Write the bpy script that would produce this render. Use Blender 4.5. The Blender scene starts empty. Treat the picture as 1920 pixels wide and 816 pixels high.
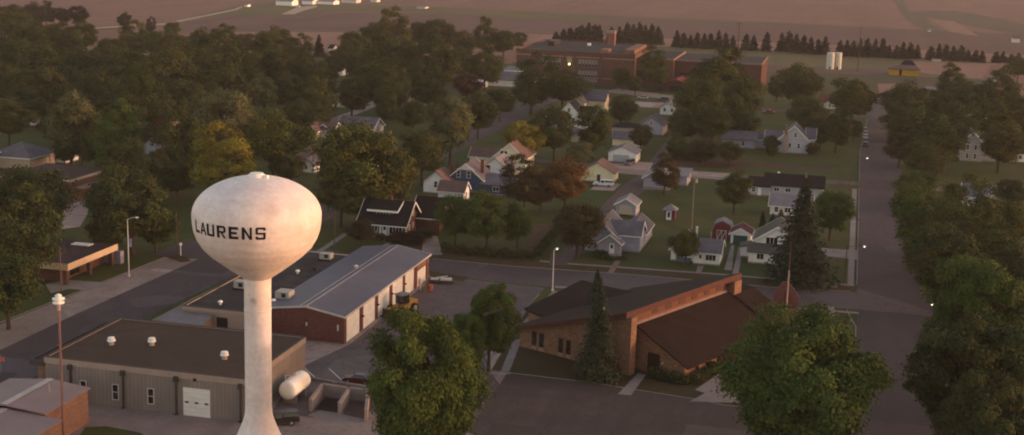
import bpy, math, random
import numpy as np
from mathutils import Vector, Matrix
random.seed(7); PI = math.pi
sc = bpy.context.scene
col = sc.collection

# ------------------------------------------------------------------ camera calibration
F = 2615.25; PITCH, YAW, ROLL = [math.radians(a) for a in (11.829, 13.587, 1.722)]; CH = 70.0
_f = np.array([-math.sin(YAW) * math.cos(PITCH), math.cos(YAW) * math.cos(PITCH), -math.sin(PITCH)])
_r = np.array([math.cos(YAW), math.sin(YAW), 0.0]); _d = np.cross(_f, _r)
_c, _s = math.cos(ROLL), math.sin(ROLL)
RT = _c * _r - _s * _d; DN = _s * _r + _c * _d; FW = _f
CM = np.array([RT, DN, FW])
def ray(x, y): return CM.T @ np.array([x - 960, y - 408, F])
def G(x, y, z=0.0):                       # where the sight line of a photo point meets height z
    d = ray(x, y); t = (z - CH) / d[2]; return (d[0] * t, d[1] * t)
def RY(x, y, Y):                          # ... meets the facade plane Y
    d = ray(x, y); t = Y / d[1]; return (d[0] * t, CH + d[2] * t)
def depth(X, Y, Z=0): return float(FW @ np.array([X, Y, Z - CH]))

# ------------------------------------------------------------------ helpers
def tag(o, label=None, cat=None, group=None, kind=None):
    if label: o['label'] = label
    if cat: o['category'] = cat
    if group: o['group'] = group
    if kind: o['kind'] = kind
    return o
def empty(name, loc, rz=0, label=None, cat=None, group=None):
    o = bpy.data.objects.new(name, None); col.objects.link(o); o.empty_display_size = .5
    o.location = loc; o.rotation_euler = (0, 0, rz)
    return tag(o, label, cat, group)

class MB:
    def __init__(s): s.v = []; s.f = []
    def add(s, vs, fs):
        n = len(s.v); s.v += [tuple(map(float, p)) for p in vs]; s.f += [tuple(i + n for i in f) for f in fs]; return s
    def box(s, x0, y0, z0, x1, y1, z1):
        return s.add([(x0,y0,z0),(x1,y0,z0),(x1,y1,z0),(x0,y1,z0),(x0,y0,z1),(x1,y0,z1),(x1,y1,z1),(x0,y1,z1)],
                     [(0,3,2,1),(4,5,6,7),(0,1,5,4),(1,2,6,5),(2,3,7,6),(3,0,4,7)])
    def cbox(s, x, y, z, w, d, h): return s.box(x - w/2, y - d/2, z, x + w/2, y + d/2, z + h)
    def prism(s, poly, z0, z1):           # poly in XY
        n = len(poly)
        return s.add([(x, y, z0) for x, y in poly] + [(x, y, z1) for x, y in poly],
                     [tuple(range(n))[::-1], tuple(range(n, 2*n))] + [(i, (i+1) % n, n + (i+1) % n, n + i) for i in range(n)])
    def profx(s, prof, x0, x1):           # profile (y,z) extruded along x
        n = len(prof)
        return s.add([(x0, y, z) for y, z in prof] + [(x1, y, z) for y, z in prof],
                     [tuple(range(n)), tuple(range(n, 2*n))[::-1]] + [(i, n + i, n + (i+1) % n, (i+1) % n) for i in range(n)])
    def profy(s, prof, y0, y1):           # profile (x,z) extruded along y
        n = len(prof)
        return s.add([(x, y0, z) for x, z in prof] + [(x, y1, z) for x, z in prof],
                     [tuple(range(n))[::-1], tuple(range(n, 2*n))] + [(i, (i+1) % n, n + (i+1) % n, n + i) for i in range(n)])
    def cyl(s, p0, p1, r0, r1=None, n=10, cap=True):
        r1 = r0 if r1 is None else r1
        p0, p1 = Vector(p0), Vector(p1); a = (p1 - p0).normalized()
        u = a.orthogonal().normalized(); w = a.cross(u)
        vs = []
        for p, r in ((p0, r0), (p1, r1)):
            for i in range(n):
                t = 2 * PI * i / n; vs.append(p + (u * math.cos(t) + w * math.sin(t)) * r)
        fs = [(i, (i+1) % n, n + (i+1) % n, n + i) for i in range(n)]
        if cap: fs += [tuple(range(n))[::-1], tuple(range(n, 2*n))]
        return s.add(vs, fs)
    def tube(s, pts, r, n=6):
        for a, b in zip(pts[:-1], pts[1:]): s.cyl(a, b, r, r, n)
        return s
    def lathe(s, prof, n=48, c=(0, 0, 0)):
        vs = []; fs = []
        for r, z in prof:
            for i in range(n):
                t = 2 * PI * i / n; vs.append((c[0] + r * math.cos(t), c[1] + r * math.sin(t), c[2] + z))
        for k in range(len(prof) - 1):
            for i in range(n): fs.append((k*n + i, k*n + (i+1) % n, (k+1)*n + (i+1) % n, (k+1)*n + i))
        return s.add(vs, fs)
    def build(s, name, m, parent=None, smooth=False):
        me = bpy.data.meshes.new(name); me.from_pydata(s.v, [], s.f); me.update()
        if smooth: me.polygons.foreach_set('use_smooth', [True] * len(me.polygons))
        me.materials.append(m)
        o = bpy.data.objects.new(name, me); col.objects.link(o); o.parent = parent
        return o
def fix_normals(o):
    import bmesh
    b = bmesh.new(); b.from_mesh(o.data); bmesh.ops.recalc_face_normals(b, faces=b.faces); b.to_mesh(o.data); b.free(); return o

# ------------------------------------------------------------------ materials
MC = {}
def new_mat(name):
    m = bpy.data.materials.new(name); m.use_nodes = True; nt = m.node_tree
    b = nt.nodes['Principled BSDF']; return m, nt, b
def N(nt, t, **k):
    n = nt.nodes.new(t)
    for a, v in k.items():
        if a in n.inputs: n.inputs[a].default_value = v
        else: setattr(n, a, v)
    return n
def mix(nt, a, b, fac, typ='MIX'):
    n = nt.nodes.new('ShaderNodeMix'); n.data_type = 'RGBA'; n.blend_type = typ
    for i, v in ((0, fac), (6, a), (7, b)):
        if hasattr(v, 'links') or isinstance(v, bpy.types.NodeSocket): nt.links.new(v, n.inputs[i])
        else: n.inputs[i].default_value = (*v, 1) if isinstance(v, tuple) and len(v) == 3 else v
    return n.outputs[2]
def ramp(nt, src, a, b):
    n = nt.nodes.new('ShaderNodeMapRange'); nt.links.new(src, n.inputs[0]); n.inputs[1].default_value = a; n.inputs[2].default_value = b
    n.clamp = True; return n.outputs[0]
def coords(nt, world, scale=(1, 1, 1), rot=0.0):
    if world: s = N(nt, 'ShaderNodeNewGeometry').outputs['Position']
    else: s = N(nt, 'ShaderNodeTexCoord').outputs['Object']
    mp = N(nt, 'ShaderNodeMapping'); mp.inputs['Scale'].default_value = scale; mp.inputs['Rotation'].default_value = (0, 0, rot)
    nt.links.new(s, mp.inputs[0]); return mp.outputs[0]
def noise(nt, vec, scale, detail=4, rough=.6):
    n = N(nt, 'ShaderNodeTexNoise'); n.inputs['Scale'].default_value = scale; n.inputs['Detail'].default_value = detail
    n.inputs['Roughness'].default_value = rough; nt.links.new(vec, n.inputs['Vector']); return n.outputs['Fac']
def sc3(c, k): return tuple(x * k for x in c)

def plain(name, c, rough=.75, var=.18, scale=.6, stretch=(1, 1, 1), metal=0, world=False, c2=None, emit=None):
    if name in MC: return MC[name]
    m, nt, b = new_mat(name)
    v = coords(nt, world, stretch)
    f1 = ramp(nt, noise(nt, v, scale), .3, .7)
    f2 = ramp(nt, noise(nt, v, scale * 9, 3), .3, .7)
    a = mix(nt, sc3(c, 1 - var), c2 or sc3(c, 1 + var), f1)
    a = mix(nt, a, sc3(c, 1 - var * .6), mix_f(nt, f2, .35))
    nt.links.new(a, b.inputs['Base Color']); b.inputs['Roughness'].default_value = rough; b.inputs['Metallic'].default_value = metal; b.inputs['Specular IOR Level'].default_value = .5 if rough < .45 else .12
    if emit: b.inputs['Emission Color'].default_value = (*emit[0], 1); b.inputs['Emission Strength'].default_value = emit[1]
    MC[name] = m; return m
def mix_f(nt, s, k):
    n = nt.nodes.new('ShaderNodeMath'); n.operation = 'MULTIPLY'; nt.links.new(s, n.inputs[0]); n.inputs[1].default_value = k; return n.outputs[0]

def banded(name, c, period=.2, dark=.75, rough=.7, axis='z', var=.12, scale=.5):
    """siding, ribs and courses: regular lines plus uneven wear"""
    if name in MC: return MC[name]
    m, nt, b = new_mat(name)
    v = coords(nt, False)
    sx = N(nt, 'ShaderNodeSeparateXYZ'); nt.links.new(v, sx.inputs[0])
    if axis == 'z': src = sx.outputs['Z']
    elif axis == 'x': src = sx.outputs['X']
    elif axis == 'y': src = sx.outputs['Y']
    else:
        ad = N(nt, 'ShaderNodeMath', operation='ADD'); nt.links.new(sx.outputs['X'], ad.inputs[0]); nt.links.new(sx.outputs['Y'], ad.inputs[1]); src = ad.outputs[0]
    dv = N(nt, 'ShaderNodeMath', operation='DIVIDE'); nt.links.new(src, dv.inputs[0]); dv.inputs[1].default_value = period
    fr = N(nt, 'ShaderNodeMath', operation='FRACT'); nt.links.new(dv.outputs[0], fr.inputs[0])
    ln = ramp(nt, fr.outputs[0], .80, .92)
    st = (1, 1, .25) if axis != 'z' else (1, 1, 2)
    n1 = ramp(nt, noise(nt, coords(nt, False, st), scale), .3, .7)
    a = mix(nt, sc3(c, 1 - var), sc3(c, 1 + var), n1)
    a = mix(nt, a, sc3(c, dark), ln)
    nt.links.new(a, b.inputs['Base Color']); b.inputs['Roughness'].default_value = rough; b.inputs['Specular IOR Level'].default_value = .5 if rough < .45 else .12
    MC[name] = m; return m

def brick(name, c, mortar, var=.35, scale=1.0):
    if name in MC: return MC[name]
    m, nt, b = new_mat(name)
    v = coords(nt, False)
    sx = N(nt, 'ShaderNodeSeparateXYZ'); nt.links.new(v, sx.inputs[0])
    ad = N(nt, 'ShaderNodeMath', operation='ADD'); nt.links.new(sx.outputs['X'], ad.inputs[0]); nt.links.new(sx.outputs['Y'], ad.inputs[1])
    cb = N(nt, 'ShaderNodeCombineXYZ'); nt.links.new(ad.outputs[0], cb.inputs[0]); nt.links.new(sx.outputs['Z'], cb.inputs[1])
    t = N(nt, 'ShaderNodeTexBrick'); nt.links.new(cb.outputs[0], t.inputs['Vector'])
    t.inputs['Scale'].default_value = 1; t.inputs['Brick Width'].default_value = .42 * scale; t.inputs['Row Height'].default_value = .15 * scale
    t.inputs['Mortar Size'].default_value = .012; t.inputs['Bias'].default_value = 0
    t.inputs['Color1'].default_value = (*sc3(c, 1 - var), 1); t.inputs['Color2'].default_value = (*sc3(c, 1 + var), 1); t.inputs['Mortar'].default_value = (*mortar, 1)
    n1 = ramp(nt, noise(nt, coords(nt, False, (1, 1, 3)), .8), .3, .7)
    a = mix(nt, t.outputs['Color'], sc3(c, .7), mix_f(nt, n1, .5))
    nt.links.new(a, b.inputs['Base Color']); b.inputs['Roughness'].default_value = .9; b.inputs['Specular IOR Level'].default_value = .1
    MC[name] = m; return m

def ground_mat(name, cs, scales=(.02, .12, 1.2), rough=.95, streak=None, world=True, crack=False):
    """ground covers: three colours mixed by noise at three sizes, plus an optional direction"""
    if name in MC: return MC[name]
    m, nt, b = new_mat(name)
    v = coords(nt, world)
    a = mix(nt, cs[0], cs[1], ramp(nt, noise(nt, v, scales[0], 5), .38, .62))
    a = mix(nt, a, cs[2], mix_f(nt, ramp(nt, noise(nt, v, scales[1], 5), .45, .65), .8))
    a = mix(nt, a, sc3(cs[0], .6), mix_f(nt, ramp(nt, noise(nt, v, scales[2], 4), .4, .75), .6))
    if streak:
        ang, stx, k, sc_ = streak
        n = ramp(nt, noise(nt, coords(nt, world, (1, stx, 1), ang), sc_, 3), .35, .65)
        a = mix(nt, a, sc3(cs[0], k), mix_f(nt, n, .6))
    if crack:
        pv_ = N(nt, 'ShaderNodeTexVoronoi'); pv_.inputs['Scale'].default_value = .055; pv_.distance = 'CHEBYCHEV'; nt.links.new(v, pv_.inputs['Vector'])
        sp = N(nt, 'ShaderNodeSeparateColor'); nt.links.new(pv_.outputs['Color'], sp.inputs[0])
        a = mix(nt, a, sc3(cs[0], .68), mix_f(nt, ramp(nt, sp.outputs[0], .80, .82), .55))
        a = mix(nt, a, sc3(cs[1], 1.35), mix_f(nt, ramp(nt, sp.outputs[1], .84, .86), .4))
        st_ = ramp(nt, noise(nt, v, .35, 6, .75), .60, .74); a = mix(nt, a, sc3(cs[0], .5), mix_f(nt, st_, .5))
        w = N(nt, 'ShaderNodeTexVoronoi'); w.feature = 'DISTANCE_TO_EDGE'; w.inputs['Scale'].default_value = .16
        vv = N(nt, 'ShaderNodeVectorMath', operation='ADD'); nt.links.new(v, vv.inputs[0])
        nz = N(nt, 'ShaderNodeTexNoise'); nz.inputs['Scale'].default_value = .25; nt.links.new(v, nz.inputs['Vector'])
        ml = N(nt, 'ShaderNodeVectorMath', operation='SCALE'); nt.links.new(nz.outputs['Color'], ml.inputs[0]); ml.inputs['Scale'].default_value = 6
        nt.links.new(ml.outputs[0], vv.inputs[1]); nt.links.new(vv.outputs[0], w.inputs['Vector'])
        cr = ramp(nt, w.outputs['Distance'], .035, .012)
        a = mix(nt, a, sc3(cs[0], .5), mix_f(nt, cr, .35))
    nt.links.new(a, b.inputs['Base Color']); b.inputs['Roughness'].default_value = rough
    b.inputs['Specular IOR Level'].default_value = .15
    MC[name] = m; return m

def leaf_mat(name, c, warm):
    if name in MC: return MC[name]
    m, nt, b = new_mat(name)
    at = N(nt, 'ShaderNodeAttribute'); at.attribute_name = 'tint'
    oi = N(nt, 'ShaderNodeObjectInfo')
    base = mix(nt, c, warm, mix_f(nt, oi.outputs['Random'], .7))
    nz = ramp(nt, noise(nt, coords(nt, True), .35, 3), .35, .65)
    base = mix(nt, base, warm, mix_f(nt, nz, .35))
    a = mix(nt, base, at.outputs['Color'], 1.0, 'MULTIPLY')
    a = mix(nt, a, (1.6, 1.6, 1.6), 1.0, 'MULTIPLY')
    nt.links.new(a, b.inputs['Base Color']); b.inputs['Roughness'].default_value = .8
    b.inputs['Specular IOR Level'].default_value = .12
    MC[name] = m; return m

WHITE = plain('white_paint', (.84, .82, .78), .6, .06, .8)
OFFW = plain('offwhite_paint', (.62, .60, .56), .6, .08, .8)
SIDE_W = banded('white_siding', (.82, .80, .76), .22, .80)
SIDE_Y = banded('pale_yellow_siding', (.78, .70, .44), .22, .82)
SIDE_L = banded('lavender_grey_siding', (.36, .35, .42), .22, .84)
SIDE_G = banded('pale_grey_siding', (.40, .40, .42), .22, .84)
SIDE_B = banded('blue_siding', (.055, .09, .155), .22, .8)
SIDE_T = banded('tan_siding', (.42, .33, .26), .22, .84)
ROOF_K = plain('black_shingles', (.018, .016, .018), .9, .3, .5)
ROOF_G = plain('grey_shingles', (.125, .112, .128), .9, .22, .4)
ROOF_L = plain('light_grey_shingles', (.20, .185, .20), .9, .18, .4)
ROOF_B = plain('brown_shingles', (.15, .095, .085), .9, .22, .4)
ROOF_O = plain('olive_shingles', (.085, .08, .065), .9, .2, .4)
ROOF_R = plain('maroon_shingles', (.10, .03, .035), .9, .25, .5)
ROOF_C = plain('dark_brown_church_shingles', (.020, .0115, .0095), .95, .3, .35)
METAL_R = banded('blue_grey_metal_roof', (.10, .092, .118), .9, .82, .5, 'y', .12, .25)
BRICK_C = brick('tan_brick', (.25, .135, .085), (.18, .12, .095), .38)
BRICK_R = brick('red_brick', (.15, .052, .042), (.16, .09, .08), .25)
BRICK_S = brick('school_brick', (.135, .070, .055), (.15, .10, .085), .25, 2)
BRICK_O = brick('orange_brick', (.24, .135, .10), (.25, .17, .14), .25)
BRICK_D = brick('dark_bungalow_brick', (.13, .062, .045), (.12, .09, .08), .3)
GLASS, nt, b = new_mat('window_glass'); b.inputs['Base Color'].default_value = (.012, .014, .02, 1); b.inputs['Roughness'].default_value = .12; b.inputs['Specular IOR Level'].default_value = .5
_v = coords(nt, True); nt.links.new(mix(nt, (.008, .008, .012), (.05, .045, .05), ramp(nt, noise(nt, _v, .7), .45, .7)), b.inputs['Base Color'])
CONC = ground_mat('concrete_ground', ((.2676, .2005, .1770), (.3313, .2552, .2242), (.2166, .1580, .1392)), (.03, .2, 1.5), crack=True)
CONC_W = plain('concrete_wall', (.27, .22, .20), .9, .2, .6)
PAVE = ground_mat('pale_sidewalk_concrete', ((.2250, .1875, .1725), (.2700, .2250, .2100), (.1950, .1575, .1425)), (.05, .5, 3))
ASPH = ground_mat('asphalt', ((.0870, .0642, .0670), (.1037, .0773, .0783), (.0744, .0541, .0561)), (.03, .15, 1.5), streak=(0, .06, .78, .35), crack=True)
ASPH_X = ground_mat('asphalt_cross_street', ((.0892, .0680, .0726), (.1035, .0816, .0826), (.0784, .0579, .0607)), (.03, .15, 1.5), streak=(PI / 2, .06, .8, .35), crack=True)
ASPH_D = ground_mat('lot_asphalt_painted_shade', ((.0877, .0633, .0562), (.1111, .0796, .0703), (.0703, .0504, .0467)), (.03, .12, 1.5), streak=(PI / 2 - .2, .15, .7, .3), crack=True)  # church lot: shade of the lower right put into the asphalt colour
GRAVEL = ground_mat('brown_gravel', ((.1134, .0798, .0714), (.1386, .1008, .0882), (.0924, .0630, .0546)), (.05, .4, 3), streak=(0, .05, .7, .6))
GRASS = ground_mat('lawn_grass', ((.0469,.0590,.0132),(.0745,.0691,.0172),(.0359,.0490,.0106)), (.02, .11, 1.3))
GRASS_D = ground_mat('dry_verge_grass', ((.062,.040,.018),(.078,.046,.022),(.043,.033,.012)), (.04, .2, 1.5))
SOIL = ground_mat('bare_garden_soil', ((.0975, .0507, .0292), (.0780, .0442, .0247), (.0585, .0390, .0195)), (.05, .25, 1.5))
FARM1 = ground_mat('harvested_field_pink', ((.1877, .0966, .0754), (.2156, .1153, .0875), (.1635, .0872, .0724)), (.004, .02, .2), streak=(-.35, .09, .70, .035))
FARM2 = ground_mat('harvested_field_purple', ((.1238, .0683, .0603), (.1406, .0771, .0661), (.1071, .0593, .0545)), (.004, .02, .2), streak=(-.35, .09, .70, .035))
FARM3 = ground_mat('harvested_field_tan', ((.2428, .1304, .0963), (.2731, .1475, .1098), (.2124, .1167, .0898)), (.006, .03, .2), streak=(-.35, .09, .70, .035))
FARM4 = ground_mat('grassy_field_olive', ((.105,.088,.040),(.125,.10,.048),(.085,.074,.034)), (.008, .03, .2), streak=(.05, .06, .85, .03))
FARM5 = ground_mat('grass_waterway', ((.095,.074,.052),(.11,.083,.06),(.085,.067,.046)), (.008, .03, .2))
TRUNK = plain('bark', (.07, .05, .04), .95, .3, 2, (1, 1, .3))
STEEL = plain('galvanised_steel', (.36, .33, .32), .5, .12, 1, metal=.3)
STEEL_W = plain('white_painted_steel', (.6, .57, .54), .5, .08, 1)
DARKM = plain('dark_metal', (.03, .025, .028), .6, .2, 1)
RUBBER = plain('tyre_rubber', (.015, .014, .014), .9, .1, 1)
POLE_B = plain('weathered_pole', (.10, .06, .05), .9, .2, 1)
POLE_R = plain('reddish_pole', (.24, .13, .12), .7, .2, 1)
GRAVROOF = ground_mat('gravel_roof', ((.0608, .0383, .0293), (.0698, .0450, .0338), (.0518, .0324, .0248)), (.05, .3, 2.5), world=False)
TARROOF = ground_mat('tar_roof', ((.0275, .0240, .0275), (.0375, .0325, .0350), (.0650, .0550, .0525)), (.08, .25, 1.5), world=False)
TINROOF = banded('pinkish_tin_roof', (.24, .175, .17), .6, .9, .6, 'x', .12, .25)

# ------------------------------------------------------------------ sheets (the setting)
def sheet(name, pts, z, m, label=None, sub=None):
    mb = MB(); mb.add([(x, y, z) for x, y in pts], [tuple(range(len(pts)))])
    o = mb.build(name, m)
    if o.data.polygons[0].normal.z < 0: o.data.flip_normals()
    o['kind'] = 'structure'; return o
def psheet(name, px, z, m): return sheet(name, [G(x, y, z) for x, y in px], z, m)
def R4(x0, y0, x1, y1): return [(x0, y0), (x1, y0), (x1, y1), (x0, y1)]
def kerb(pts, w=.18, h=.13, name='kerb'):
    mb = MB()
    for (ax, ay), (bx, by) in zip(pts[:-1], pts[1:]):
        L = math.hypot(bx - ax, by - ay); nx, ny = -(by - ay) / L * w / 2, (bx - ax) / L * w / 2
        mb.prism([(ax + nx, ay + ny), (bx + nx, by + ny), (bx - nx, by - ny), (ax - nx, ay - ny)][::-1], 0, h)
    o = mb.build(name, PAVE); o['kind'] = 'structure'; return o

sheet('ground', R4(-2600, -200, 2400, 3600), 0, FARM1)
sheet('town_ground', [(-420, 100), (180, 100), (180, 640), (20, 700), (-200, 700), (-420, 640)], .03, GRASS)
# fields beyond the town, each traced where it lies on the ground
psheet('field', [(300,62),(700,60),(1000,66),(1300,88),(1920,112),(1920,64),(1700,55),(1440,42),(1140,31),(960,26),(700,24),(440,28),(350,40)], .05, FARM2)
psheet('field', [(250,70),(440,60),(700,60),(1000,64),(1240,72),(1600,86),(1920,104),(1920,125),(1400,100),(1000,92),(640,100),(250,110)], .08, FARM3)
psheet('grass_strip', [(440,12),(520,6),(700,10),(830,14),(960,20),(1140,30),(1115,41),(960,34),(850,26),(740,21),(620,23),(540,30),(440,29),(360,36),(190,56),(175,52),(310,45)], .11, FARM4)
psheet('grass_strip', [(1672,-4),(1692,-4),(1705,22),(1790,20),(1880,36),(1920,46),(1920,66),(1830,50),(1760,36),(1735,30),(1745,46),(1775,62),(1740,60),(1700,36)], .14, FARM5)
psheet('field', [(1745,36),(1790,40),(1835,68),(1780,60)], .17, FARM3)
psheet('grass_strip', [(1030,14),(1040,12),(1085,2),(1075,2)], .14, FARM5)
psheet('grass_strip', [(1100,28),(1150,30),(1300,38),(1440,41),(1700,56),(1700,58),(1440,44),(1300,42),(1150,35)], .14, FARM5)
psheet('gravel_road', [(172,52),(310,43.5),(440,17),(452,12),(456,13),(444,19),(312,46),(174,54.5)], .17, ground_mat('pale_gravel_road', ((.36,.27,.23),(.4,.3,.25),(.3,.24,.2)), (.02,.1,1)))
psheet('gravel_road', [(527,27),(556,14),(592,10),(596,13),(570,20),(552,27)], .17, MC['pale_gravel_road'])
psheet('sports_field', [(1010,76),(1180,84),(1450,98),(1860,116),(1840,150),(1560,142),(1430,140),(1180,120),(1000,95)], .11, FARM4)
psheet('running_track', [(1430,122),(1560,127),(1660,131),(1840,136),(1838,142),(1660,139),(1560,136),(1430,131)], .14, FARM2)
psheet('dry_field', [(1700,114),(1860,119),(1840,148),(1750,140),(1690,130)], .17, FARM3)
psheet('grass_strip', [(1430,134),(1560,138),(1780,146),(1860,152),(1850,190),(1430,165)], .20, ground_mat('green_paddock', ((.0630,.0540,.0270),(.0780,.0630,.0330),(.0540,.0480,.0240)), (.01,.05,.4)))
psheet('dirt_track', [(1645,157),(1690,157),(1682,178),(1650,182)], .24, FARM3)
# streets on the town grid
XS0, XS1 = 4.0, 16.5
sheet('side_street', [(XS0,110),(XS1,110),(XS1,400),(16,470),(15.5,560),(17,720),(9,720),(6.5,560),(XS0,470)], .05, ASPH)
sheet('cross_street', [(-140,259),(-79,263.5),(-54,262),(-12,265),(XS0+.2,266.5),(XS0+.2,279.8),(-13,277.5),(-40,278),(-66,276),(-84,276.5),(-140,275)], .054, ASPH_X)
sheet('cross_street', [(XS1-.2,266),(120,266),(120,279),(XS1-.2,279.8)], .054, ASPH_X)
sheet('cross_street', [(-102,408),(-66,403.5),(XS0+.2,405.5),(XS0+.2,411.5),(-66,409.5),(-102,414)], .054, GRAVEL)
sheet('cross_street', [(XS1-.2,405.5),(120,405.5),(120,411.5),(XS1-.2,411.5)], .054, CONC)
sheet('cross_street', [(-46,402.5),(-31,402.7),(-31,411),(-46,410.5)], .058, CONC)
sheet('cross_street', R4(-420, 566, 7, 574), .054, ASPH_X)
sheet('cross_street', R4(-420, 404, -135, 411), .054, ASPH_X)
sheet('highway', [(-119,100),(-131.5,100),(-131,213),(-129.5,259.2),(-116,259.2),(-118,230)], .058, ASPH)
sheet('highway', [(-130,274.8),(-119,274.8),(-119,420),(-117,620),(-130,620)], .058, ASPH_X)
sheet('forecourt_pavement', [(-131.4,100),(-140.2,100),(-139.6,204),(-136.5,258),(-129.6,259)], .054, CONC)
sheet('yard_pavement', [(-118.8,100),(-116.2,248),(-116,259.1),(-100,261),(-79,263.3),(-79,255),(-50,245),(-48,100)], .054, CONC)
sheet('parking_lot', [(-78,178),(-82,199),(-79,213),(-79,262.8),(-56,261.2),(-55.5,214),(-53,207),(-47,196),(-50,178)], .058, ground_mat('lot_asphalt', ((.1133,.0868,.0868),(.1415,.1086,.1038),(.0897,.0679,.0708)), (.04,.15,1.5), crack=True))
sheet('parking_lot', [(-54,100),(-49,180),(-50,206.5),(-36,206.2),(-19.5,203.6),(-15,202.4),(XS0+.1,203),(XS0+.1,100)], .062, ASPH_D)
sheet('yard_pavement', [(-72,150),(-50,150),(-47,178),(-58,186),(-66,180),(-72,176)], .066, CONC)
sheet('forecourt_pavement', [(-104,150),(-80,150),(-79,173),(-107,173.5)], .066, ground_mat('pinkish_concrete', ((.2530,.1898,.1725),(.2875,.2185,.1955),(.1955,.1437,.1323)), (.04,.25,1.5), streak=(PI/2,.1,.7,.3)))
sheet('grass_patch', [G(150,816), G(160,802), G(200,800), G(262,812), G(270,816)] + [(-96,150),(-104,150)], .07, GRASS)
sheet('side_street_shade_sheet', R4(XS0, 203, XS1, 266.4), .066, ground_mat('smooth_asphalt_painted_shade', ((.0580,.0464,.0491),(.0682,.0546,.0566),(.0512,.0409,.0422)), (.03,.15,1.5), streak=(0,.06,.8,.35)))  # darker sheet over the near street, its colour standing in for tree shade
# verges, sidewalks, lawns
sheet('verge', [(-84,276.9),(-66,276.4),(-40,278.4),(-13,277.9),(3.4,280.2),(3.4,284.2),(-26,284),(-57,281.8),(-84,284.4)], .07, GRASS_D)
sheet('sidewalk', [(-62,282.2),(-57,281.9),(-26,284.1),(3.4,284.6),(3.4,285.9),(-26,285.4),(-57,283.3),(-62,283.6)], .09, PAVE)
sheet('sidewalk', R4(2.0, 286, 3.3, 399), .09, PAVE)
sheet('sidewalk', [G(x, y) for x, y in ((1270,327),(1440,342),(1440,345),(1270,331))], .09, PAVE)
sheet('verge', [(-56,249),(-12,258.6),(3,260),(2,265.2),(-12,264),(-38,262.5)], .07, GRASS_D)
sheet('sidewalk', [G(x, y) for x, y in ((1040,537),(1060,538),(1170,550),(1440,573.5),(1540,580.5),(1610,586.5),(1610,589.5),(1540,584),(1440,577),(1170,553),(1060,541.5),(1040,541))], .10, PAVE)
sheet('sidewalk', [G(x, y) for x, y in ((1553,575),(1564,576),(1565,607),(1552,606))], .11, PAVE)
sheet('sidewalk', [G(x, y) for x, y in ((1560,533),(1570,534),(1570,541),(1558,540))], .11, PAVE)
sheet('church_lawn', [(-52.8,207.5),(-36,206.8),(-19.4,204.2),(-15,202.9),(3,204),(3,258),(-12,257.5),(-56,248)], .066, ground_mat('church_grass', ((.0525,.0390,.0165),(.0675,.0465,.0210),(.0375,.0315,.0135)), (.03,.12,1.3)))
kerb([(-53,207.2),(-36,206.5),(-19.5,203.9),(-15,202.6),(3.8,203.2)])
kerb([(XS0-.1,286.5),(XS0-.1,402)]); kerb([(XS0-.1,413),(XS0-.1,470),(6.4,560)])
kerb([(XS1+.1,283),(XS1+.1,402)]); kerb([(XS1+.1,110),(XS1+.1,262),(19,265.6)])
kerb([(XS0-.1,110),(XS0-.1,254),(2.8,260),(2.2,265.3)])
kerb([(-84,276.7),(-66,276.3),(-40,278.2),(-13,277.7),(2.6,280)])
kerb([(-140.2,204),(-136.6,258)]); kerb([(-56.2,214),(-53.4,207.3)])
kerb([(-56.2,214),(-56,256)])
psheet('sidewalk', [(1038,545),(1046,546),(992,604),(978,606)], .11, PAVE)
psheet('sidewalk', [(962,640),(980,633),(955,697),(938,698)], .11, PAVE)
psheet('church_path', [(1196,700),(1212,702),(1183,741),(1158,739)], .11, PAVE)
psheet('church_path', [(1345,702),(1400,700),(1470,740),(1440,757),(1293,753),(1322,737),(1303,731)], .11, PAVE)
psheet('house_path', [(1154,487),(1165,488),(1150,512),(1139,511)], .11, ground_mat('brick_path', ((.2,.12,.1),(.24,.15,.12),(.16,.1,.08)), (.1,.5,3)))
psheet('house_path', [(1308,498),(1320,499),(1313,513),(1305,512)], .11, PAVE)
psheet('driveway_track', [(1371,460),(1377,459),(1372,507),(1358,506)], .11, PAVE)
psheet('driveway_track', [(1386,460),(1393,460),(1384,518),(1372,518)], .11, PAVE)
psheet('driveway', [(1371,519),(1384,519),(1388,528),(1370,528)], .115, PAVE)
psheet('driveway', [(1536,465),(1607,469),(1607,487),(1545,480)], .11, PAVE)
psheet('gravel_alley', [(1068,487),(1030,491),(1100,430),(1130,385),(1165,350),(1196,330),(1212,312),(1236,280),(1252,262),(1262,240),(1275,243),(1266,262),(1258,290),(1240,315),(1226,332),(1218,350),(1190,372),(1160,395),(1140,410),(1110,452)], .10, GRAVEL)
psheet('driveway', [(1032,475),(1100,470),(1060,497),(1030,497)], .12, GRAVEL)
psheet('driveway', [(1125,341),(1165,345),(1150,358),(1105,356)], .105, CONC)
psheet('concrete_pad', [(1140,300),(1225,305),(1213,330),(1130,322)], .11, CONC)
psheet('concrete_pad', [(1207,348),(1265,350),(1255,357),(1205,355)], .12, PAVE)
psheet('garden_plot', [(1002,420),(1052,421),(1005,478),(985,478)], .105, SOIL)
psheet('garden_plot', [(1240,296),(1390,300),(1570,316),(1570,324),(1380,318),(1300,312),(1236,310)], .105, SOIL)
psheet('grass_patch', [(1390,312),(1605,322),(1610,334),(1540,332),(1390,322)], .11, GRASS)
psheet('driveway', [(795,440),(820,443),(830,478),(790,478)], .105, CONC)
psheet('front_lawn', [(600,478),(690,462),(800,458),(800,476),(720,470),(600,486)], .10, GRASS_D)
psheet('house_path', [(725,455),(733,456),(712,472),(700,471)], .115, PAVE)
psheet('sidewalk', [(570,486),(640,440),(650,430),(655,431),(648,443),(580,488)], .11, PAVE)
psheet('verge', [(806,508),(880,520),(868,528),(806,519)], .10, GRASS_D)
psheet('traffic_island', [(315,484),(335,477),(350,482),(358,490),(340,492)], .12, GRASS_D)
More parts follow.
